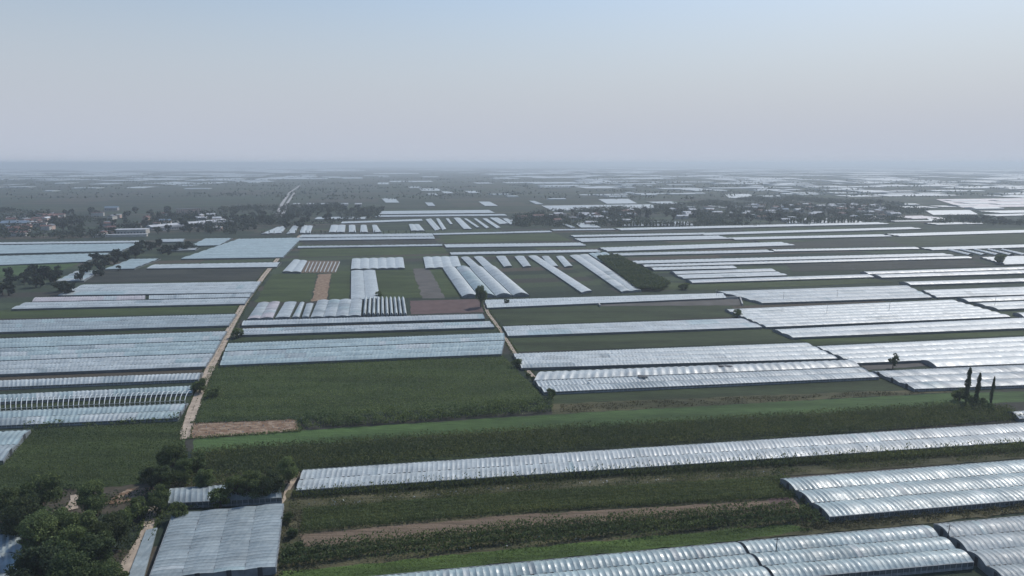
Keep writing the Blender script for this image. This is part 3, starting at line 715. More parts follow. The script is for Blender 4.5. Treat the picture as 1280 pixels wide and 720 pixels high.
ordn = ['first','second','third','fourth','fifth','sixth','seventh','eighth','ninth','tenth','eleventh','twelfth','thirteenth','fourteenth','fifteenth','sixteenth','seventeenth']
for i, q in enumerate(FING):
    gh(q, ordn[i]+' film house from left among the short upright ones behind the road top', 'bright', along='v', group='short upright film houses behind the road top')

# ------------------------------------------------------------------ random far greenhouses
GU = Vector((math.cos(GRID), math.sin(GRID), 0)); GV = Vector((-math.sin(GRID), math.cos(GRID), 0))
def to_px(p):
    x, y, z = p.x, p.y, p.z-H
    f = y*cp - z*sp_; u = y*sp_+z*cp
    return 640+F*x/f, 360-F*u/f
fv, ff, nfar = [], [], 0
cand = []
BANDS = [ # x0, x1, y0, y1, count, length px, thickness px
 (0,430,207.6,209.6,80,(20,90),(.25,.7)), (430,1280,207.6,209.6,40,(10,60),(.2,.5)), (0,420,210,214,85,(15,60),(.4,1.0)),
 (0,400,214,226,75,(12,55),(.5,1.3)), (640,1280,210,216,90,(12,60),(.3,.9)), (640,1280,216,226,95,(10,60),(.5,1.2)),
 (700,1280,226,236,80,(10,60),(.6,1.2)), (850,1280,236,246,30,(12,55),(.7,1.4)), (0,300,228,240,9,(10,30),(.6,1.2)),
 (430,700,212,224,14,(12,45),(.4,.9)), (1120,1280,250,262,8,(15,50),(.8,1.6)), (640,860,240,250,8,(10,30),(.6,1.2))]
for x0,x1,y0,y1,n,ln,tk in BANDS:
    for _ in range(n):
        x = random.uniform(x0-20, x1+20); y = random.uniform(y0, y1); pt = P(x, y); D = pt.y
        cand.append((y, pt, random.uniform(*ln)*D/F/2, random.uniform(*tk)*D*D/(H*F)/2))
cand.sort(key=lambda c: -c[0])
for i, (py_, pt, Lh, Wh) in enumerate(cand):
    z = 3.2; px_ = to_px(pt)[0]
    # snap to the plots
    u = pt.dot(GU); v = pt.dot(GV); c0 = GU*u+GV*v
    cs = [c0+GU*a*Lh+GV*b_*Wh for a, b_ in ((-1,-1),(1,-1),(1,1),(-1,1))]
    rl = [c0+GU*a*Lh for a in (-1, 1)]
    o_ = 0 if i < 95 else len(fv)
    vv = [(p.x,p.y,0) for p in cs]+[(p.x,p.y,2) for p in cs]+[(p.x,p.y,z) for p in rl]
    fc = [(0,1,5,4),(1,2,6,5),(2,3,7,6),(3,0,4,7),(4,5,9,8),(6,7,8,9),(5,6,9),(7,4,8)]
    if i < 95:
        me = mesh('greenhouse', vv, fc); o = link('greenhouse', me, None, 'white')
        side = 'left of the far road' if px_ < 350 else 'x'
        tx, ty = to_px(c0)
        zone = ('beyond the left village' if tx < 360 else 'beyond the centre fields' if tx < 640 else 'beyond the middle village' if tx < 960 else 'beyond the right village')
        tag(o, 'small pale greenhouse roof on the hazy plain '+zone, 'greenhouse', 'hazy greenhouse roofs '+zone)
    else:
        fv += vv; ff += [tuple(o_+k for k in f) for f in fc]
tag(link('distant_greenhouses', mesh('distant_greenhouses', fv, ff), None, 'white'), 'countless pale greenhouse roofs fading into haze below the horizon', 'greenhouses', kind='stuff')

# ------------------------------------------------------------------ trees
def crown_pts(n, rx, rz, zc, clumps, cr, seed, col=False):
    r_ = np.random.default_rng(seed); cc = []
    while len(cc) < clumps:
        p = r_.uniform(-1, 1, 3); d = np.linalg.norm(p)
        if d < 1 and d > .35: cc.append(p*np.array([rx, rx, rz]))
    cc = np.array(cc); rad = cr*r_.uniform(.6, 1.25, clumps)
    k = r_.integers(0, clumps, n); d = r_.normal(size=(n,3)); d /= np.linalg.norm(d, axis=1, keepdims=True)
    rr = (r_.uniform(.55, 1.05, n)*rad[k])[:,None]
    p = cc[k]+d*rr*np.array([1,1,.8]); nr = d*.7+p/np.linalg.norm(p, axis=1, keepdims=True)*.5
    p[:,2] += zc; return p, nr
TREE = {}
def tree_mesh(key, h, rx, n, leaf, clumps, mat, seed, trunk_h=.35, columnar=False):
    rz = h*(1-trunk_h*.7)/2; zc = h-rz
    if columnar:
        r_ = np.random.default_rng(seed); z = r_.uniform(0, 1, n)**.85; an = r_.uniform(0, 6.283, n)
        pr = (np.sin(np.pi*np.clip(z*.93+.07, 0, 1))**.55)*(.62+.28*np.sin(z*19+np.sin(an*2)*2+seed)+.2*np.sin(an*3+z*7))
        rr = rx*1.0*pr*np.sqrt(r_.uniform(.15, 1, n)); p = np.c_[rr*np.cos(an)+.15*np.sin(z*5), rr*np.sin(an), h*(.06+.94*z)]; nr = np.c_[np.cos(an), np.sin(an), an*0+.3]
    else: p, nr = crown_pts(n, rx*.84, rz*.92, zc, clumps, rx*(.36 if not columnar else .62), seed)
    cm = leaves('crown', p, rng.uniform(.6, 1.2, n)*leaf, nrm=nr, aspect=1.2 if not columnar else 1.6, up=.45 if columnar else 0); cm.materials.append(MATS[mat])
    B = MB(); B.tube([(0,0,-.2),(.1,.05,h*.25),(-.05,.1,h*.55),(0,0,h*.8)], [rx*.10+.08, rx*.08+.05, rx*.05+.03, .03], 6)
    r_ = random.Random(seed)
    for k in range(6 if n > 700 else 2):
        a = r_.uniform(0, 6.28); z0 = h*r_.uniform(.22, .5); e = r_.uniform(.5, .8)*rx
        B.tube([(0,0,z0),(math.cos(a)*e*.5, math.sin(a)*e*.5, z0+h*.10),(math.cos(a)*e, math.sin(a)*e, z0+h*.22)], [rx*.05+.03, rx*.03+.02, .02], 5)
    tm = mesh('trunk', B.v, B.f); tm.materials.append(MATS['bark'])
    TREE[key] = (tm, cm, h)
for s in range(4): tree_mesh('near%d'%s, 9, 4.2, 9000, .24, 24+s*3, 'leaf' if s != 2 else 'leaf_dark', 10+s, .3)
for s in range(2): tree_mesh('bush%d'%s, 4, 2.4, 2600, .22, 20, 'leaf', 30+s, .12)
for s in range(2): tree_mesh('poplar%d'%s, 12, 1.0, 3200, .20, 44, 'leaf_dark', 40+s, .1, True)
for s in range(3): tree_mesh('mid%d'%s, 8, 3.2, 1100, .42, 20, 'leaf_dark', 50+s, .2)
for s in range(4): tree_mesh('far%d'%s, 8, 3.6, 190, 1.05, 11, 'leaf_far', 60+s, .15)
tree_mesh('cypress', 7, .9, 160, .6, 12, 'leaf_dark', 70, .05, True)
def tree(key, x, y, h, label, name='tree', cat='tree', group=None, at=None, wide=1.0):
    tm, cm, h0 = TREE[key]; p = at or P(x, y)
    s = h/h0; r_ = empty(name, (p.x, p.y, 0), label, cat, group); r_.scale = (s*wide, s*wide, s); r_.rotation_euler = (0, 0, random.uniform(0, 6.28))
    link('trunk', tm, r_); link('crown', cm, r_); return r_
# poplars and named lone trees
tree('poplar0', 1207, 505, 12.8, 'tallest of the three slim dark poplars at the right, leftmost', 'poplar', 'poplar', 'three slim poplars')
tree('poplar1', 1220, 506, 11.2, 'middle one of the three slim dark poplars at the right', 'poplar', 'poplar', 'three slim poplars')
tree('poplar0', 1238, 509, 10.6, 'rightmost and thinnest of the three slim poplars at the right', 'poplar', 'poplar', 'three slim poplars', wide=.75)
for x, y, h, l in ((1199,501,4.4,'dark bush at the left foot of the tallest poplar'), (1213,506,3.6,'dark bush between the left and middle poplars'),
                   (1228,509,3.2,'low dark bush between the middle and right poplars'), (1236,515,3.0,'dark bush in front of the thinnest poplar'),
                   (689,497,3.2,'round dark bush at the front left corner of the patched white greenhouse'), (646,459,3.6,'dark bush by the road at the rear left corner of the big white greenhouse'),
                   (660,472,1.8,'low bush on the road edge left of the patched greenhouse'),(667,476,1.8,'low bush at the left end wall of the patched greenhouse'),
                   (922,396,4.2,'dark bush at the left corner of the widest bright greenhouse'), (265,497,3.2,'left one of two dark bushes beside the dirt road in the dark green field'),
                   (271,495,3.4,'right one of two dark bushes beside the dirt road in the dark green field'), (250,491,5,'dark bush hugging the dirt road by the left block corner'),
                   (297,422,5,'dark bush on the dirt road edge behind the broad light blue greenhouse'),
                   (474,372,4,'dark bush at the foot of the upright two-span greenhouse'), (857,362,4.5,'small dark bush beyond the slanting houses, first by the track end'),
                   (852,362,4,'small dark bush beyond the slanting houses, second by the track end'), (1249,330,8,'dark bush beside the broad white greenhouse at the right edge')):
    tree('bush%d' % random.randint(0, 1), x, y, h, l, 'bush', 'bush')
tree('near1', 601, 384, 12.5, 'lone round dark tree where the middle road meets the ribbed strip', wide=.62)
tree('mid1', 1116, 461, 6.6, 'lone dark tree standing in the small bare plot on the right', wide=.72)
tree('mid2', 633, 381, 3.8, 'small twin bush just right of the lone round tree', wide=1.1, name='bush', cat='bush')
# bottom left grove
GR = [(54,648,11,'tall dark tree at the rear of the bottom left grove'),(12,660,9,'dark tree at the left edge in the bottom left grove'),(32,674,9.5,'dense tree behind the left edge greenhouse roof'),
 (120,645,8,'small pointed tree at the right rear of the grove'),(75,680,9,'round tree in the heart of the grove beneath the tall one'),(105,690,9,'round tree at the centre of the grove'),
 (140,688,8,'bushy tree on the right flank of the grove near the dirt path'),(50,700,9.5,'bushy tree over the left edge roof in the grove'),(85,722,10,'broad tree in the lower middle of the grove'),
 (122,726,9.5,'tree at the foot of the dirt path in the grove'),(55,745,10,'broad tree at the bottom edge of the grove, left'),(95,757,10,'broad tree at the bottom edge of the grove, middle'),
 (135,757,9,'tree at the bottom edge beside the dirt path'),(150,668,5.5,'low tree by the bend of the dirt path'),(172,650,5,'small bush tree left of the path top'),(15,632,5,'low dark tree at the left edge behind the grove'),
 (218,594,9.5,'tall tree at the corner of the large green field by the dirt road'),(206,616,7,'bushy tree in front of the tall corner tree'),(190,612,6,'dark low tree left of the corner tree on the field edge'),
 (232,606,6.5,'tree right of the tall corner tree'),(200,640,6.5,'leafy tree at the top end of the dirt path'),(258,616,6.2,'dark round tree behind the low ribbed greenhouse'),
 (247,590,5,'small dark tree next to the dirt road by the green strip'),(276,634,5.2,'leafy small tree in front of the low ribbed greenhouse, first from left'),(299,628,7.6,'small tree with visible trunk in front of the low ribbed greenhouse, second from left'),
 (318,628,7.8,'small tree with visible trunk in front of the low ribbed greenhouse, third from left'),(340,624,7.2,'small tree with visible trunk at the right end of the low ribbed greenhouse'),(361,604,6.6,'dark round tree at the left end of the very long greenhouse'),
 (225,650,4.2,'bush at the rear left corner of the wide grey greenhouse'),(360,654,2.6,'bush right of the wide grey greenhouse, upper one'),(366,672,2.4,'bush right of the wide grey greenhouse, middle one'),(362,696,2.4,'bush right of the wide grey greenhouse, lower one'),
 (375,690,2.2,'bush at the left end of the brown soil track')]
for i, (x, y, h, l) in enumerate(GR):
    k = ('near%d' % (i % 4)) if h > 5.6 else 'bush%d' % (i % 2)
    tree(k, x, y, h, l, 'tree' if h > 4.5 else 'bush', 'tree' if h > 4.5 else 'bush', wide=1.0 if h > 7 else .9)

# wooded belts, villages
belts = [ # polygon px, count, label, group, hmin, hmax
 ([(100,347),(118,330),(190,306),(205,309),(150,330),(110,346)], 26, 'dark tree in the line slanting along the road at left', 6, 9),
 ([(0,372),(0,352),(60,345),(105,347),(98,368),(40,380)], 22, 'dark tree in the clump at the left edge', 6, 10),
 ([(205,322),(245,312),(235,309),(195,318)], 12, 'dark tree in the clump beside the small pale greenhouse', 6, 8),
 ([(110,340),(170,337),(120,350)], 6, 'low dark tree before the dark soil field at left', 4, 6),
 ([(60,297),(180,300),(180,285),(230,285),(230,265),(60,265)], 50, 'hazy tree between the two halves of the left village', 7, 11),
 ([(180,298),(380,288),(395,268),(250,266)], 50, 'hazy tree between the left village and the short film houses', 7, 11),
 ([(380,280),(470,272),(480,262),(390,260)], 22, 'hazy tree in the wood behind the short film houses', 7, 11),
 ([(640,280),(700,278),(820,275),(900,268),(700,266)], 30, 'hazy tree in the middle village', 7, 11),
 ([(760,272),(960,282),(1120,270),(1110,255),(800,262)], 55, 'hazy tree in the wood of the right village', 7, 12),
 ([(1170,272),(1300,276),(1300,283),(1190,282)], 12, 'dark tree in the low wood at the right edge', 7, 9),
]
WT = 0
def num(k):
    a = ['first','second','third','fourth','fifth','sixth','seventh','eighth','ninth','tenth','eleventh','twelfth','thirteenth','fourteenth','fifteenth','sixteenth','seventeenth','eighteenth','nineteenth','twentieth']
    return a[k] if k < 20 else 'twenty-'+a[k-20]
for poly, n, lb, h0, h1 in belts:
    w = [P(x, y) for x, y in poly]
    for k, p in enumerate(sorted(poly_points(w, n).tolist(), key=lambda p: to_px(Vector((p[0], p[1], 0)))[0])):
        l0 = lb
        if n <= 30:
            lb = '%s, %s from its left end' % (l0, num(k))
        tree('far%d' % random.randint(0, 3), 0, 0, random.uniform(h0, h1), lb, 'tree', 'tree', l0.split(' tree ')[1], at=Vector((p[0], p[1], 0)), wide=random.uniform(.9, 1.3)); WT += 1; lb = l0
for i in range(24):
    x = 772+i*4.1+random.uniform(-1.2, 1.2)
    tree('cypress', x, 283+.1*(i % 3), random.uniform(5, 7.5), 'tiny dark cypress in front of the ragged white greenhouse row', 'cypress', 'cypress', 'cypresses by the middle village', wide=1.7)
for i in range(22):
    x = 984+i*4.2+random.uniform(-1.2, 1.2)
    tree('cypress', x, 280-.05*i, random.uniform(6, 10), 'dark conifer in front of the white greenhouse row of the right village', 'conifer', 'conifer', 'conifers by the right village', wide=1.6)
for i in range(34):
    x = 326+i*6.2+random.uniform(-2, 2)
    tree('cypress', x, 292.2, random.uniform(2.5, 4.2), 'small dark shrub at the front ends of the short film houses', 'shrub', 'shrub', 'shrubs before the short film houses')
# woodland masses between (uncountable)
def wood(polys, name, label, dens, mat='leaf_far', leaf=1.3, hh=(1, 9)):
    cs = []
    for poly in polys:
        w = [P(x, y) for x, y in poly]; n = int(area(w)*dens); pts = poly_points(w, n)
        cl = np.sin(pts[:,0]*.05)+np.sin(pts[:,1]*.021+pts[:,0]*.013)+rng.normal(size=n)*.5
        pts = pts[cl > -.35]; n = len(pts)
        hgt = rng.uniform(4.5, hh[1], n)
        for k in range(16):
            o = rng.normal(size=(n,3))*np.array([1.7,1.7,1.5]); c = np.c_[pts, hgt*.6]+o; c[:,2] = np.clip(c[:,2], .4, None); cs.append(c)
    c = np.concatenate(cs); me = leaves(name, c, rng.uniform(.7, 1.2, len(c))*leaf, aspect=1.1)
    return tag(link(name, me, None, mat), label, 'woodland', kind='stuff')
wood([[(0,300),(185,298),(185,272),(250,262),(420,256),(480,262),(470,275),(400,282),(330,283),(290,295),(0,262)],
      [(-60,300),(0,300),(0,266),(-60,266)]], 'left_woodland', 'mass of hazy trees round the left village', .028, leaf=1.4, hh=(1,7.5))
wood([[(640,284),(770,284),(985,283),(1130,276),(1165,262),(1100,252),(960,246),(820,258),(690,264),(640,272)],[(1160,280),(1320,282),(1320,272),(1180,272)]], 'right_woodland', 'mass of hazy trees round the middle and right villages', .020, leaf=1.2, hh=(1,5.6))
# far hedges and copses toward the horizon
cs = []
for _ in range(700):
    v = 1500*math.exp(random.random()*2.2); x = random.uniform(-.85, .85)*v; n = random.randint(5, 40); Ln = random.uniform(15, 160)
    a = rng.normal(size=(n,3))*np.array([Ln/2, 7, 2]); a[:,2] = np.abs(a[:,2])+2
    an = GRID; X = a[:,0]*math.cos(an)-a[:,1]*math.sin(an)+x; Y = a[:,0]*math.sin(an)+a[:,1]*math.cos(an)+v
    cs.append(np.c_[X, Y, a[:,2]])
c = np.concatenate(cs); tag(link('distant_hedges', leaves('distant_hedges', c, rng.uniform(2, 5, len(c))), None, 'leaf_far'), 'dark hedges and copses scattered over the hazy plain', 'woodland', kind='stuff')

# ------------------------------------------------------------------ villages
def house(p, rot, w, d, h, wall, roof, label, group, flat=False, cat='house', name='house', win=True):
    r_ = empty(name, (p.x, p.y, 0), label, cat, group); r_.rotation_euler = (0,0,rot)
    B = MB(); B.box(-w/2, w/2, -d/2, d/2, 0, h); B.build('wall', wall, r_)
    B = MB()
    if flat: B.box(-w/2-.3, w/2+.3, -d/2-.3, d/2+.3, h+.003, h+.35)
    else:
        e = .5; z = h+d*.22
        B.v = [(-w/2-e,-d/2-e,h-.1),(w/2+e,-d/2-e,h-.1),(w/2+e,d/2+e,h-.1),(-w/2-e,d/2+e,h-.1),(-w/2-e,0,z),(w/2+e,0,z)]
        B.f = [(0,1,5,4),(2,3,4,5),(1,2,5),(3,0,4),(3,2,1,0)]
    B.build('roof', roof, r_)
    if win:
        k = max(2, int(w/3.2)); fl = max(1, int(h/3))
        for j in range(fl):
            for i in range(k):
                x = -w/2+(i+.5)*w/k; B = MB(); B.box(x-.6, x+.6, -d/2-.05, -d/2+.1, j*3+1, j*3+2.3); B.build('window', 'glass', r_)
    return r_
vil = [([(0,276),(0,296),(45,296),(85,280),(75,272),(20,270)], 36, 'in the village at the left edge'),
       ([(118,270),(190,264),(235,280),(180,297),(110,296)], 16, 'between the left village and the long shed'),
       ([(245,272),(300,268),(300,290),(255,290)], 10, 'just right of the long pale shed'),
       ([(650,272),(760,268),(800,264),(790,282),(655,282)], 26, 'in the small middle village'),
       ([(830,262),(960,258),(1090,256),(1130,272),(960,278),(850,274)], 95, 'in the right village wood')]
wn = {'wall_white':'white walled', 'wall_grey':'grey walled', 'wall_pink':'pinkish walled'}; rn = {'roof_red':'red-brown roof','roof_grey':'grey roof','roof_blue':'blue roof','roof_white':'white roof'}
for poly, n, where in vil:
    for p in poly_points([P(x, y) for x, y in poly], n):
        wl = random.choice(['wall_white','wall_white','wall_grey','wall_pink']); rf = random.choice(['roof_red','roof_red','roof_grey','roof_white','roof_blue' if random.random() < .08 else 'roof_red'])
        if 'right' in where or 'middle' in where: rf = random.choice((rf, 'roof_white'))
        w = random.uniform(8, 17); flat = random.random() < .35
        lb = '%s house with a %s %s' % (wn[wl], ('flat ' if flat else 'pitched ')+rn[rf], where)
        house(Vector((p[0], p[1], 0)), GRID+random.choice((0, 0, 1.57))+random.uniform(-.08, .08), w, random.uniform(6, 9), random.uniform(3, 5.5), wl, rf, lb, lb, flat, win=False)
house(P(236,268), GRID+.55, 34, 9, 9, 'wall_pink', 'roof_grey', 'long pinkish three-storey building above the village trees', None, True, 'building', 'long_building')
house(P(236,283), R(62), 110, 9, 4, 'wall_grey', 'roof_white', 'long pale-roofed shed running away between the village trees', None, False, 'shed', 'shed')
house(P(247,284), R(62), 105, 8, 3.6, 'wall_grey', 'roof_grey', 'long dull grey-roofed shed right beside the pale-roofed one', None, False, 'shed', 'shed')
house(P(165,292), GRID, 34, 14, 5, 'wall_white', 'roof_white', 'broad white-roofed barn left of the long sheds', None, True, 'barn', 'barn')
house(P(150,296), GRID, 56, 5, 2.5, 'wall_white', 'roof_white', 'low white wall-like shed in front of the barn', None, True, 'shed', 'shed', win=False)
house(P(20,283), GRID, 30, 12, 5, 'wall_white', 'roof_blue', 'blue-roofed hall in the village at the left edge', None, False, 'hall', 'hall')
house(P(140,263), GRID, 20, 10, 5, 'wall_grey', 'roof_blue', 'hazy blue-roofed hall beyond the trees at left', None, False, 'hall', 'hall')
for i, x in enumerate((371, 388, 406, 431, 448)):
    house(P(x,258), GRID, 12, 8, 4.5, 'wall_grey', 'roof_white', ordn[i]+' white-roofed hut from the left in the spaced row behind the wood', 'spaced huts behind the wood', cat='hut', name='hut', win=False)
# low boundary wall bracket
B = MB(); pts = [P(x, y) for x, y in ((750,383.5),(747,378.5),(925,373),(928,382))]
for a_, c_ in zip(pts, pts[1:]): B.bar(a_+Vector((0,0,.6)), c_+Vector((0,0,.6)), .7, 1.2)
tag(B.build('low_wall', 'concrete'), 'thin pale low wall bracketing the soil strip in front of the long ribbed greenhouse', 'wall')
field([(749,383),(747,379),(925,374),(927,382)], 'greypatch', 'bare_plot')

# ------------------------------------------------------------------ crops
def crops(px, name, label, dens, h, leaf, mat, up=.3, aspect=1.2, hmin=.1, clump=None, cat='crop', rows=0):
    w = [P(x, y) for x, y in px]; n = int(area(w)*dens); pts = poly_points(w, n)
    if rows:
        ed = (w[-2]-w[-1] if len(w) > 3 else GU).normalized()
        gu, gv = np.array([ed.x, ed.y]), np.array([-ed.y, ed.x])
        u = pts@gu; v = pts@gv; v = np.round(v/rows)*rows+rng.normal(size=n)*rows*.17+.12*np.sin(u*.3); pts = u[:,None]*gu+v[:,None]*gv
    if clump:
        f = np.sin(pts[:,0]/clump+1.3*np.sin(pts[:,1]/clump*1.7))*np.sin(pts[:,1]/clump*1.1+2*np.sin(pts[:,0]/clump*.6))
        keep = (f+rng.normal(size=n)*.35) > -.25; pts = pts[keep]; hs_ = (.55+.45*np.clip(f[keep]+.4, 0, 1)); n = len(pts)
    else: hs_ = 1.0
    z = rng.uniform(hmin, 1, n)**.7*h*hs_*(1+.18*rng.normal(size=n)); z = np.clip(z, .05, None)
    me = leaves(name, np.c_[pts, z], rng.uniform(.6, 1.3, n)*leaf, up=up, aspect=aspect)
    return tag(link(name, me, None, mat), label, cat, kind='stuff')
crops([(240,567),(320,560),(640,540),(960,522),(1190,507),(1260,512),(1285,526),(960,548),(640,568),(380,588),(245,590)], 'corn_rows', 'dense dark corn between the light green strip and the very long greenhouse', 17, 1.9, .20, 'corn', .45, 1.8, rows=1.9)
crops([(370,615),(640,596),(960,573),(1290,553),(1290,565),(960,585),(640,605),(365,625)], 'corn_rows', 'tall corn hugging the near side of the very long greenhouse', 26, 1.55, .22, 'corn', .55, 2.0)
crops([(640,602),(960,582),(1290,562),(1290,571),(975,594),(640,616),(362,640),(362,622)], 'weeds', 'patchy weeds between the tall corn and the vine plot', 16, .9, .19, 'corn', .2, 1.3, clump=4.6, cat='weeds')
crops([(378,637),(640,616),(985,595),(1000,621),(640,641),(375,664)], 'vine_rows', 'low green vine crop right of the wide grey greenhouse', 24, .8, .16, 'vine', .3, 1.4, rows=1.5)
crops([(376,660),(640,637),(1000,617),(1002,623),(640,643),(374,668)], 'corn_rows', 'dark ragged crop edge above the brown soil track', 28, 1.3, .18, 'corn', .5, 1.6)
crops([(352,690),(640,660),(985,634),(1020,644),(1030,654),(900,662),(640,683),(400,705),(350,712)], 'shrub_rows', 'dark bushy shrubs between the brown track and the grass strip', 26, 1.9, .24, 'leaf', .2, 1.3, rows=2.6, cat='shrubs')
crops([(960,596),(978,598),(1034,645),(1000,645),(1000,622)], 'shrub_rows', 'dark scrub at the left end of the glinting three-span greenhouse', 24, 1.4, .22, 'leaf', .2, 1.3, clump=2.4, cat='shrubs')
crops([(1000,648),(1037,650),(1290,628),(1290,640),(1160,653),(1000,666)], 'scrub', 'dark scrub between the glinting greenhouse and the bottom one', 20, 1.1, .2, 'weed', .2, 1.3, clump=1.8, cat='shrubs')
crops([(378,523),(600,508),(690,500),(692,516),(378,538)], 'orchard_rows', 'ragged orchard rows along the front of the dark green field', 20, 2.4, .28, 'leaf', .1, 1.2, clump=2.0, cat='orchard')
crops([(746,324),(772,322),(838,358),(826,365),(796,364)], 'orchard_block', 'tall dark orchard block beside the long slanting film house', 9.0, 2.8, .6, 'leaf_dark', .1, 1.0, cat='orchard', hmin=.75)
crops([(262,459),(627,444),(684,501),(600,508),(380,521),(245,527)], 'field_crop', 'even dark green crop of the large field behind the dry plot', 6, .7, .24, 'leaf', .2, 1.0)
crops([(30,538),(228,528),(232,560),(200,602),(112,612),(-60,612),(-60,580),(0,577)], 'field_crop', 'even green crop of the field beside the bottom left grove', 10, .7, .2, 'leaf', .2, 1.0)
crops([(30,531),(226,521),(226,527),(30,538)], 'hedge', 'low hedge along the rear edge of the left green field', 10, 1.5, .35, 'leaf', .1, 1.0, clump=2.5, cat='hedge')
crops([(400,713),(640,688),(985,658),(1010,663),(919,675),(640,702),(460,720),(352,722)], 'grass', 'bright grass strip just behind the bottom greenhouse', 16, .35, .12, 'grass_leaf', .3, 1.3, cat='grass')
crops([(348,712),(352,640),(378,640),(380,670),(374,690),(400,712),(345,724)], 'weeds', 'weeds round the right side of the wide grey greenhouse', 14, .8, .2, 'weed', .2, 1.3, clump=1.5, cat='weeds')
crops([(0,640),(60,600),(130,620),(200,612),(205,640),(178,668),(150,722),(0,722)], 'undergrowth', 'dark undergrowth beneath the bottom left grove', 5, 1.2, .3, 'leaf_dark', .2, 1.2, clump=3, cat='undergrowth')
crops([(200,600),(240,590),(380,586),(372,600),(350,606),(212,612)], 'undergrowth', 'weeds behind the low ribbed greenhouse', 14, 1.2, .24, 'corn', .4, 1.4, cat='undergrowth')
crops([(200,632),(210,628),(352,621),(356,627),(232,638),(212,648),(190,668)], 'undergrowth', 'low shrubs behind the wide grey greenhouse', 18, 1.0, .2, 'leaf', .2, 1.4, clump=1.5, cat='undergrowth')
crops([(700,506),(960,495),(1150,488),(1190,491),(960,503),(700,517)], 'stubble', 'thin dry stubble on the brownish strip', 6, .4, .2, 'weed', .2, 1.3, clump=3, cat='crop')

def debris(px, n, name, label, mat, size):
    pts = poly_points([P(x, y) for x, y in px], n)
    me = leaves(name, np.c_[pts, rng.uniform(.15, .5, n)], rng.uniform(.4, 1.3, n)*size, up=-.0); me.materials.append(MATS[mat])
    tag(link(name, me), label, 'litter', kind='stuff')
debris([(380,628),(640,608),(985,588),(985,594),(640,614),(380,636)], 190, 'scraps', 'pale scraps of film and straw among the weeds', 'skirt', .28)
debris([(370,694),(640,672),(985,645),(1000,655),(640,684),(380,706)], 90, 'scraps', 'pale scraps of film along the dark shrub row', 'skirt', .3)
debris([(1000,656),(1280,630),(1280,637),(1160,650),(1010,662)], 80, 'scraps', 'pale scraps and dry clods in the scrub between greenhouses', 'tan', .35)
debris([(240,529),(372,525),(374,538),(238,547)], 240, 'scraps', 'pale stubble scraps scattered over the dry plot', 'skirt', .25)
def verge(pts, name, label, n, mat='weed', off=.1):
    cs = []
    for (x0,y0,w0), (x1,y1,w1) in zip(pts, pts[1:]):
        a, b = P(x0, y0), P(x1, y1); d = b-a; k = int(n*d.length); q = np.array([-d.y, d.x])/d.length
        t = rng.uniform(0, 1, k); w = (w0*(1-t)+w1*t)/2+off+np.abs(rng.normal(size=k))*.5-.25; sd = rng.choice([-1, 1], k)
        mid = rng.random(k) < .10; w = np.where(mid, rng.uniform(-.15, .15, k), w)
        cs.append(np.c_[a.x+d.x*t+q[0]*w*sd, a.y+d.y*t+q[1]*w*sd, rng.uniform(.1, .6, k)*np.where(mid, .4, 1)])
    c = np.concatenate(cs); tag(link(name, leaves(name, c, rng.uniform(.12, .34, len(c)), up=.3, aspect=1.3), None, mat), label, 'weeds', kind='stuff')
verge([(231,549,2.8),(232,540,2.9),(240,516,3.6),(250,490,3.2),(262,462,3.6),(275,436,4.0),(291,405,3.6),(305,380,3.6),(330,345,3.8),(356,313,4)], 'verge_weeds', 'weeds along both edges of the long pale dirt road', 14, 'leaf')
verge([(686,493,2),(668,473,1.9),(650,452,1.8),(625,412,1.8),(610,392,2),(604,376,2)], 'verge_weeds', 'weeds along both edges of the middle road', 16, 'leaf')
verge([(176,680,3),(186,660,2.4),(190,640,2.4),(194,628,2.4)], 'verge_weeds', 'weeds along the bottom left path', 30, 'leaf')
verge([(238,529,2),(372,524,2),(376,539,2),(234,549,2)], 'verge_weeds', 'weeds fringing the dry plot', 24, 'leaf', off=-.8)
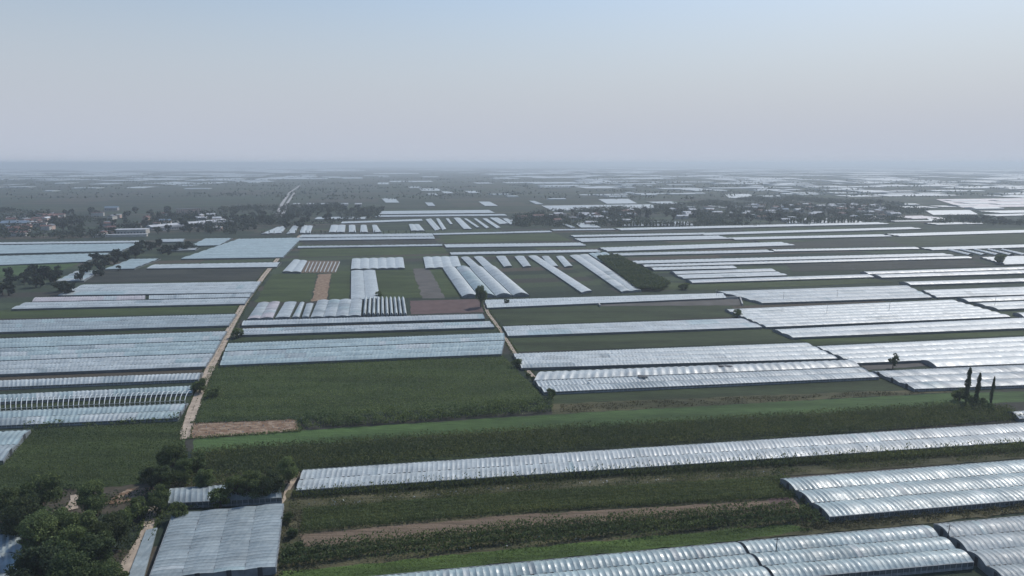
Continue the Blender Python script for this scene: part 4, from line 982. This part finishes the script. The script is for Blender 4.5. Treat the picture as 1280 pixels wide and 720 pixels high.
for x, y, h, l in ((1033,395,7,'thin pale pole rising from the widest bright greenhouse block, left one'),(1111,391,7,'thin pale pole rising from the widest bright greenhouse block, right one'),
                   (979,377,6,'thin pole behind the widest bright block, left one'),(1046,374.5,6,'thin pole behind the widest bright block, right one'),(1243,384,7,'thin pole among the three right edge greenhouses by the drain'),
                   (969,700,5,'dark leaning pole standing in the bottom greenhouse just right of the seam'),(1184,678,4.2,'short dark pole at the rear corner of the bottom right greenhouse'),
                   (895,372,5,'pole behind the right end of the ribbed strip')):
    p = P(x, y); r_ = empty('pole', (p.x, p.y, 0), l, 'pole')
    B = MB(); B.tube([(0,0,0),(.04,0,h*.5),(.12,0,h)], [.11,.09,.06], 6); B.build('mast', 'wall_grey' if y < 600 else 'gutter', r_)
    B = MB(); B.box(-.5,.6,-.05,.05,h-.45,h-.33); B.build('crossarm', 'wall_grey' if y < 600 else 'gutter', r_)
# torn film on the patched greenhouse
for x, y, w, l in ((803,470,7,'dark torn hole in the patched white greenhouse, larger one'),(906,457.5,6,'dark torn hole near the rear of the patched greenhouse'),(737,475.5,1.6,'tiny dark slit in the front greenhouse film')):
    p = P(x, y, 2.0); B = MB(); n = 9; r0 = [random.uniform(.5, 1.1) for _ in range(n)]
    for z in (1.95, 2.05):
        for k in range(n): a = 6.283*k/n; B.v.append((p.x+math.cos(a)*w*.5*r0[k], p.y+math.sin(a)*w*.16*r0[k]*1.6, z))
    B.f = [tuple(range(n, 2*n))]+[(k, (k+1)%n, n+(k+1)%n, n+k) for k in range(n)]
    o = B.build('film_tear', 'gutter'); tag(o, l, 'torn film')

# ------------------------------------------------------------------ haze
B = MB(); B.box(-G-500, G+500, -900, G+500, -1, H+14)
m = bpy.data.materials.new('haze'); m.use_nodes = True; t = m.node_tree; t.nodes.clear()
pv = t.nodes.new('ShaderNodeVolumePrincipled'); pv.inputs['Color'].default_value = (.80,.90,.965,1); pv.inputs['Density'].default_value = HAZE_DENSITY
pv.inputs['Anisotropy'].default_value = .2
oo = t.nodes.new('ShaderNodeOutputMaterial'); t.links.new(pv.outputs[0], oo.inputs['Volume'])
MATS['haze'] = m
hz = B.build('haze', 'haze'); tag(hz, 'pale haze lying over the whole plain', 'haze', kind='stuff')
for o in bpy.data.objects:
    if o.get('label') and len(o['label'].split()) > 16: print('LONG', o['label'])
print('greenhouses', GHN[0], 'trees', WT, 'objects', len(bpy.data.objects))
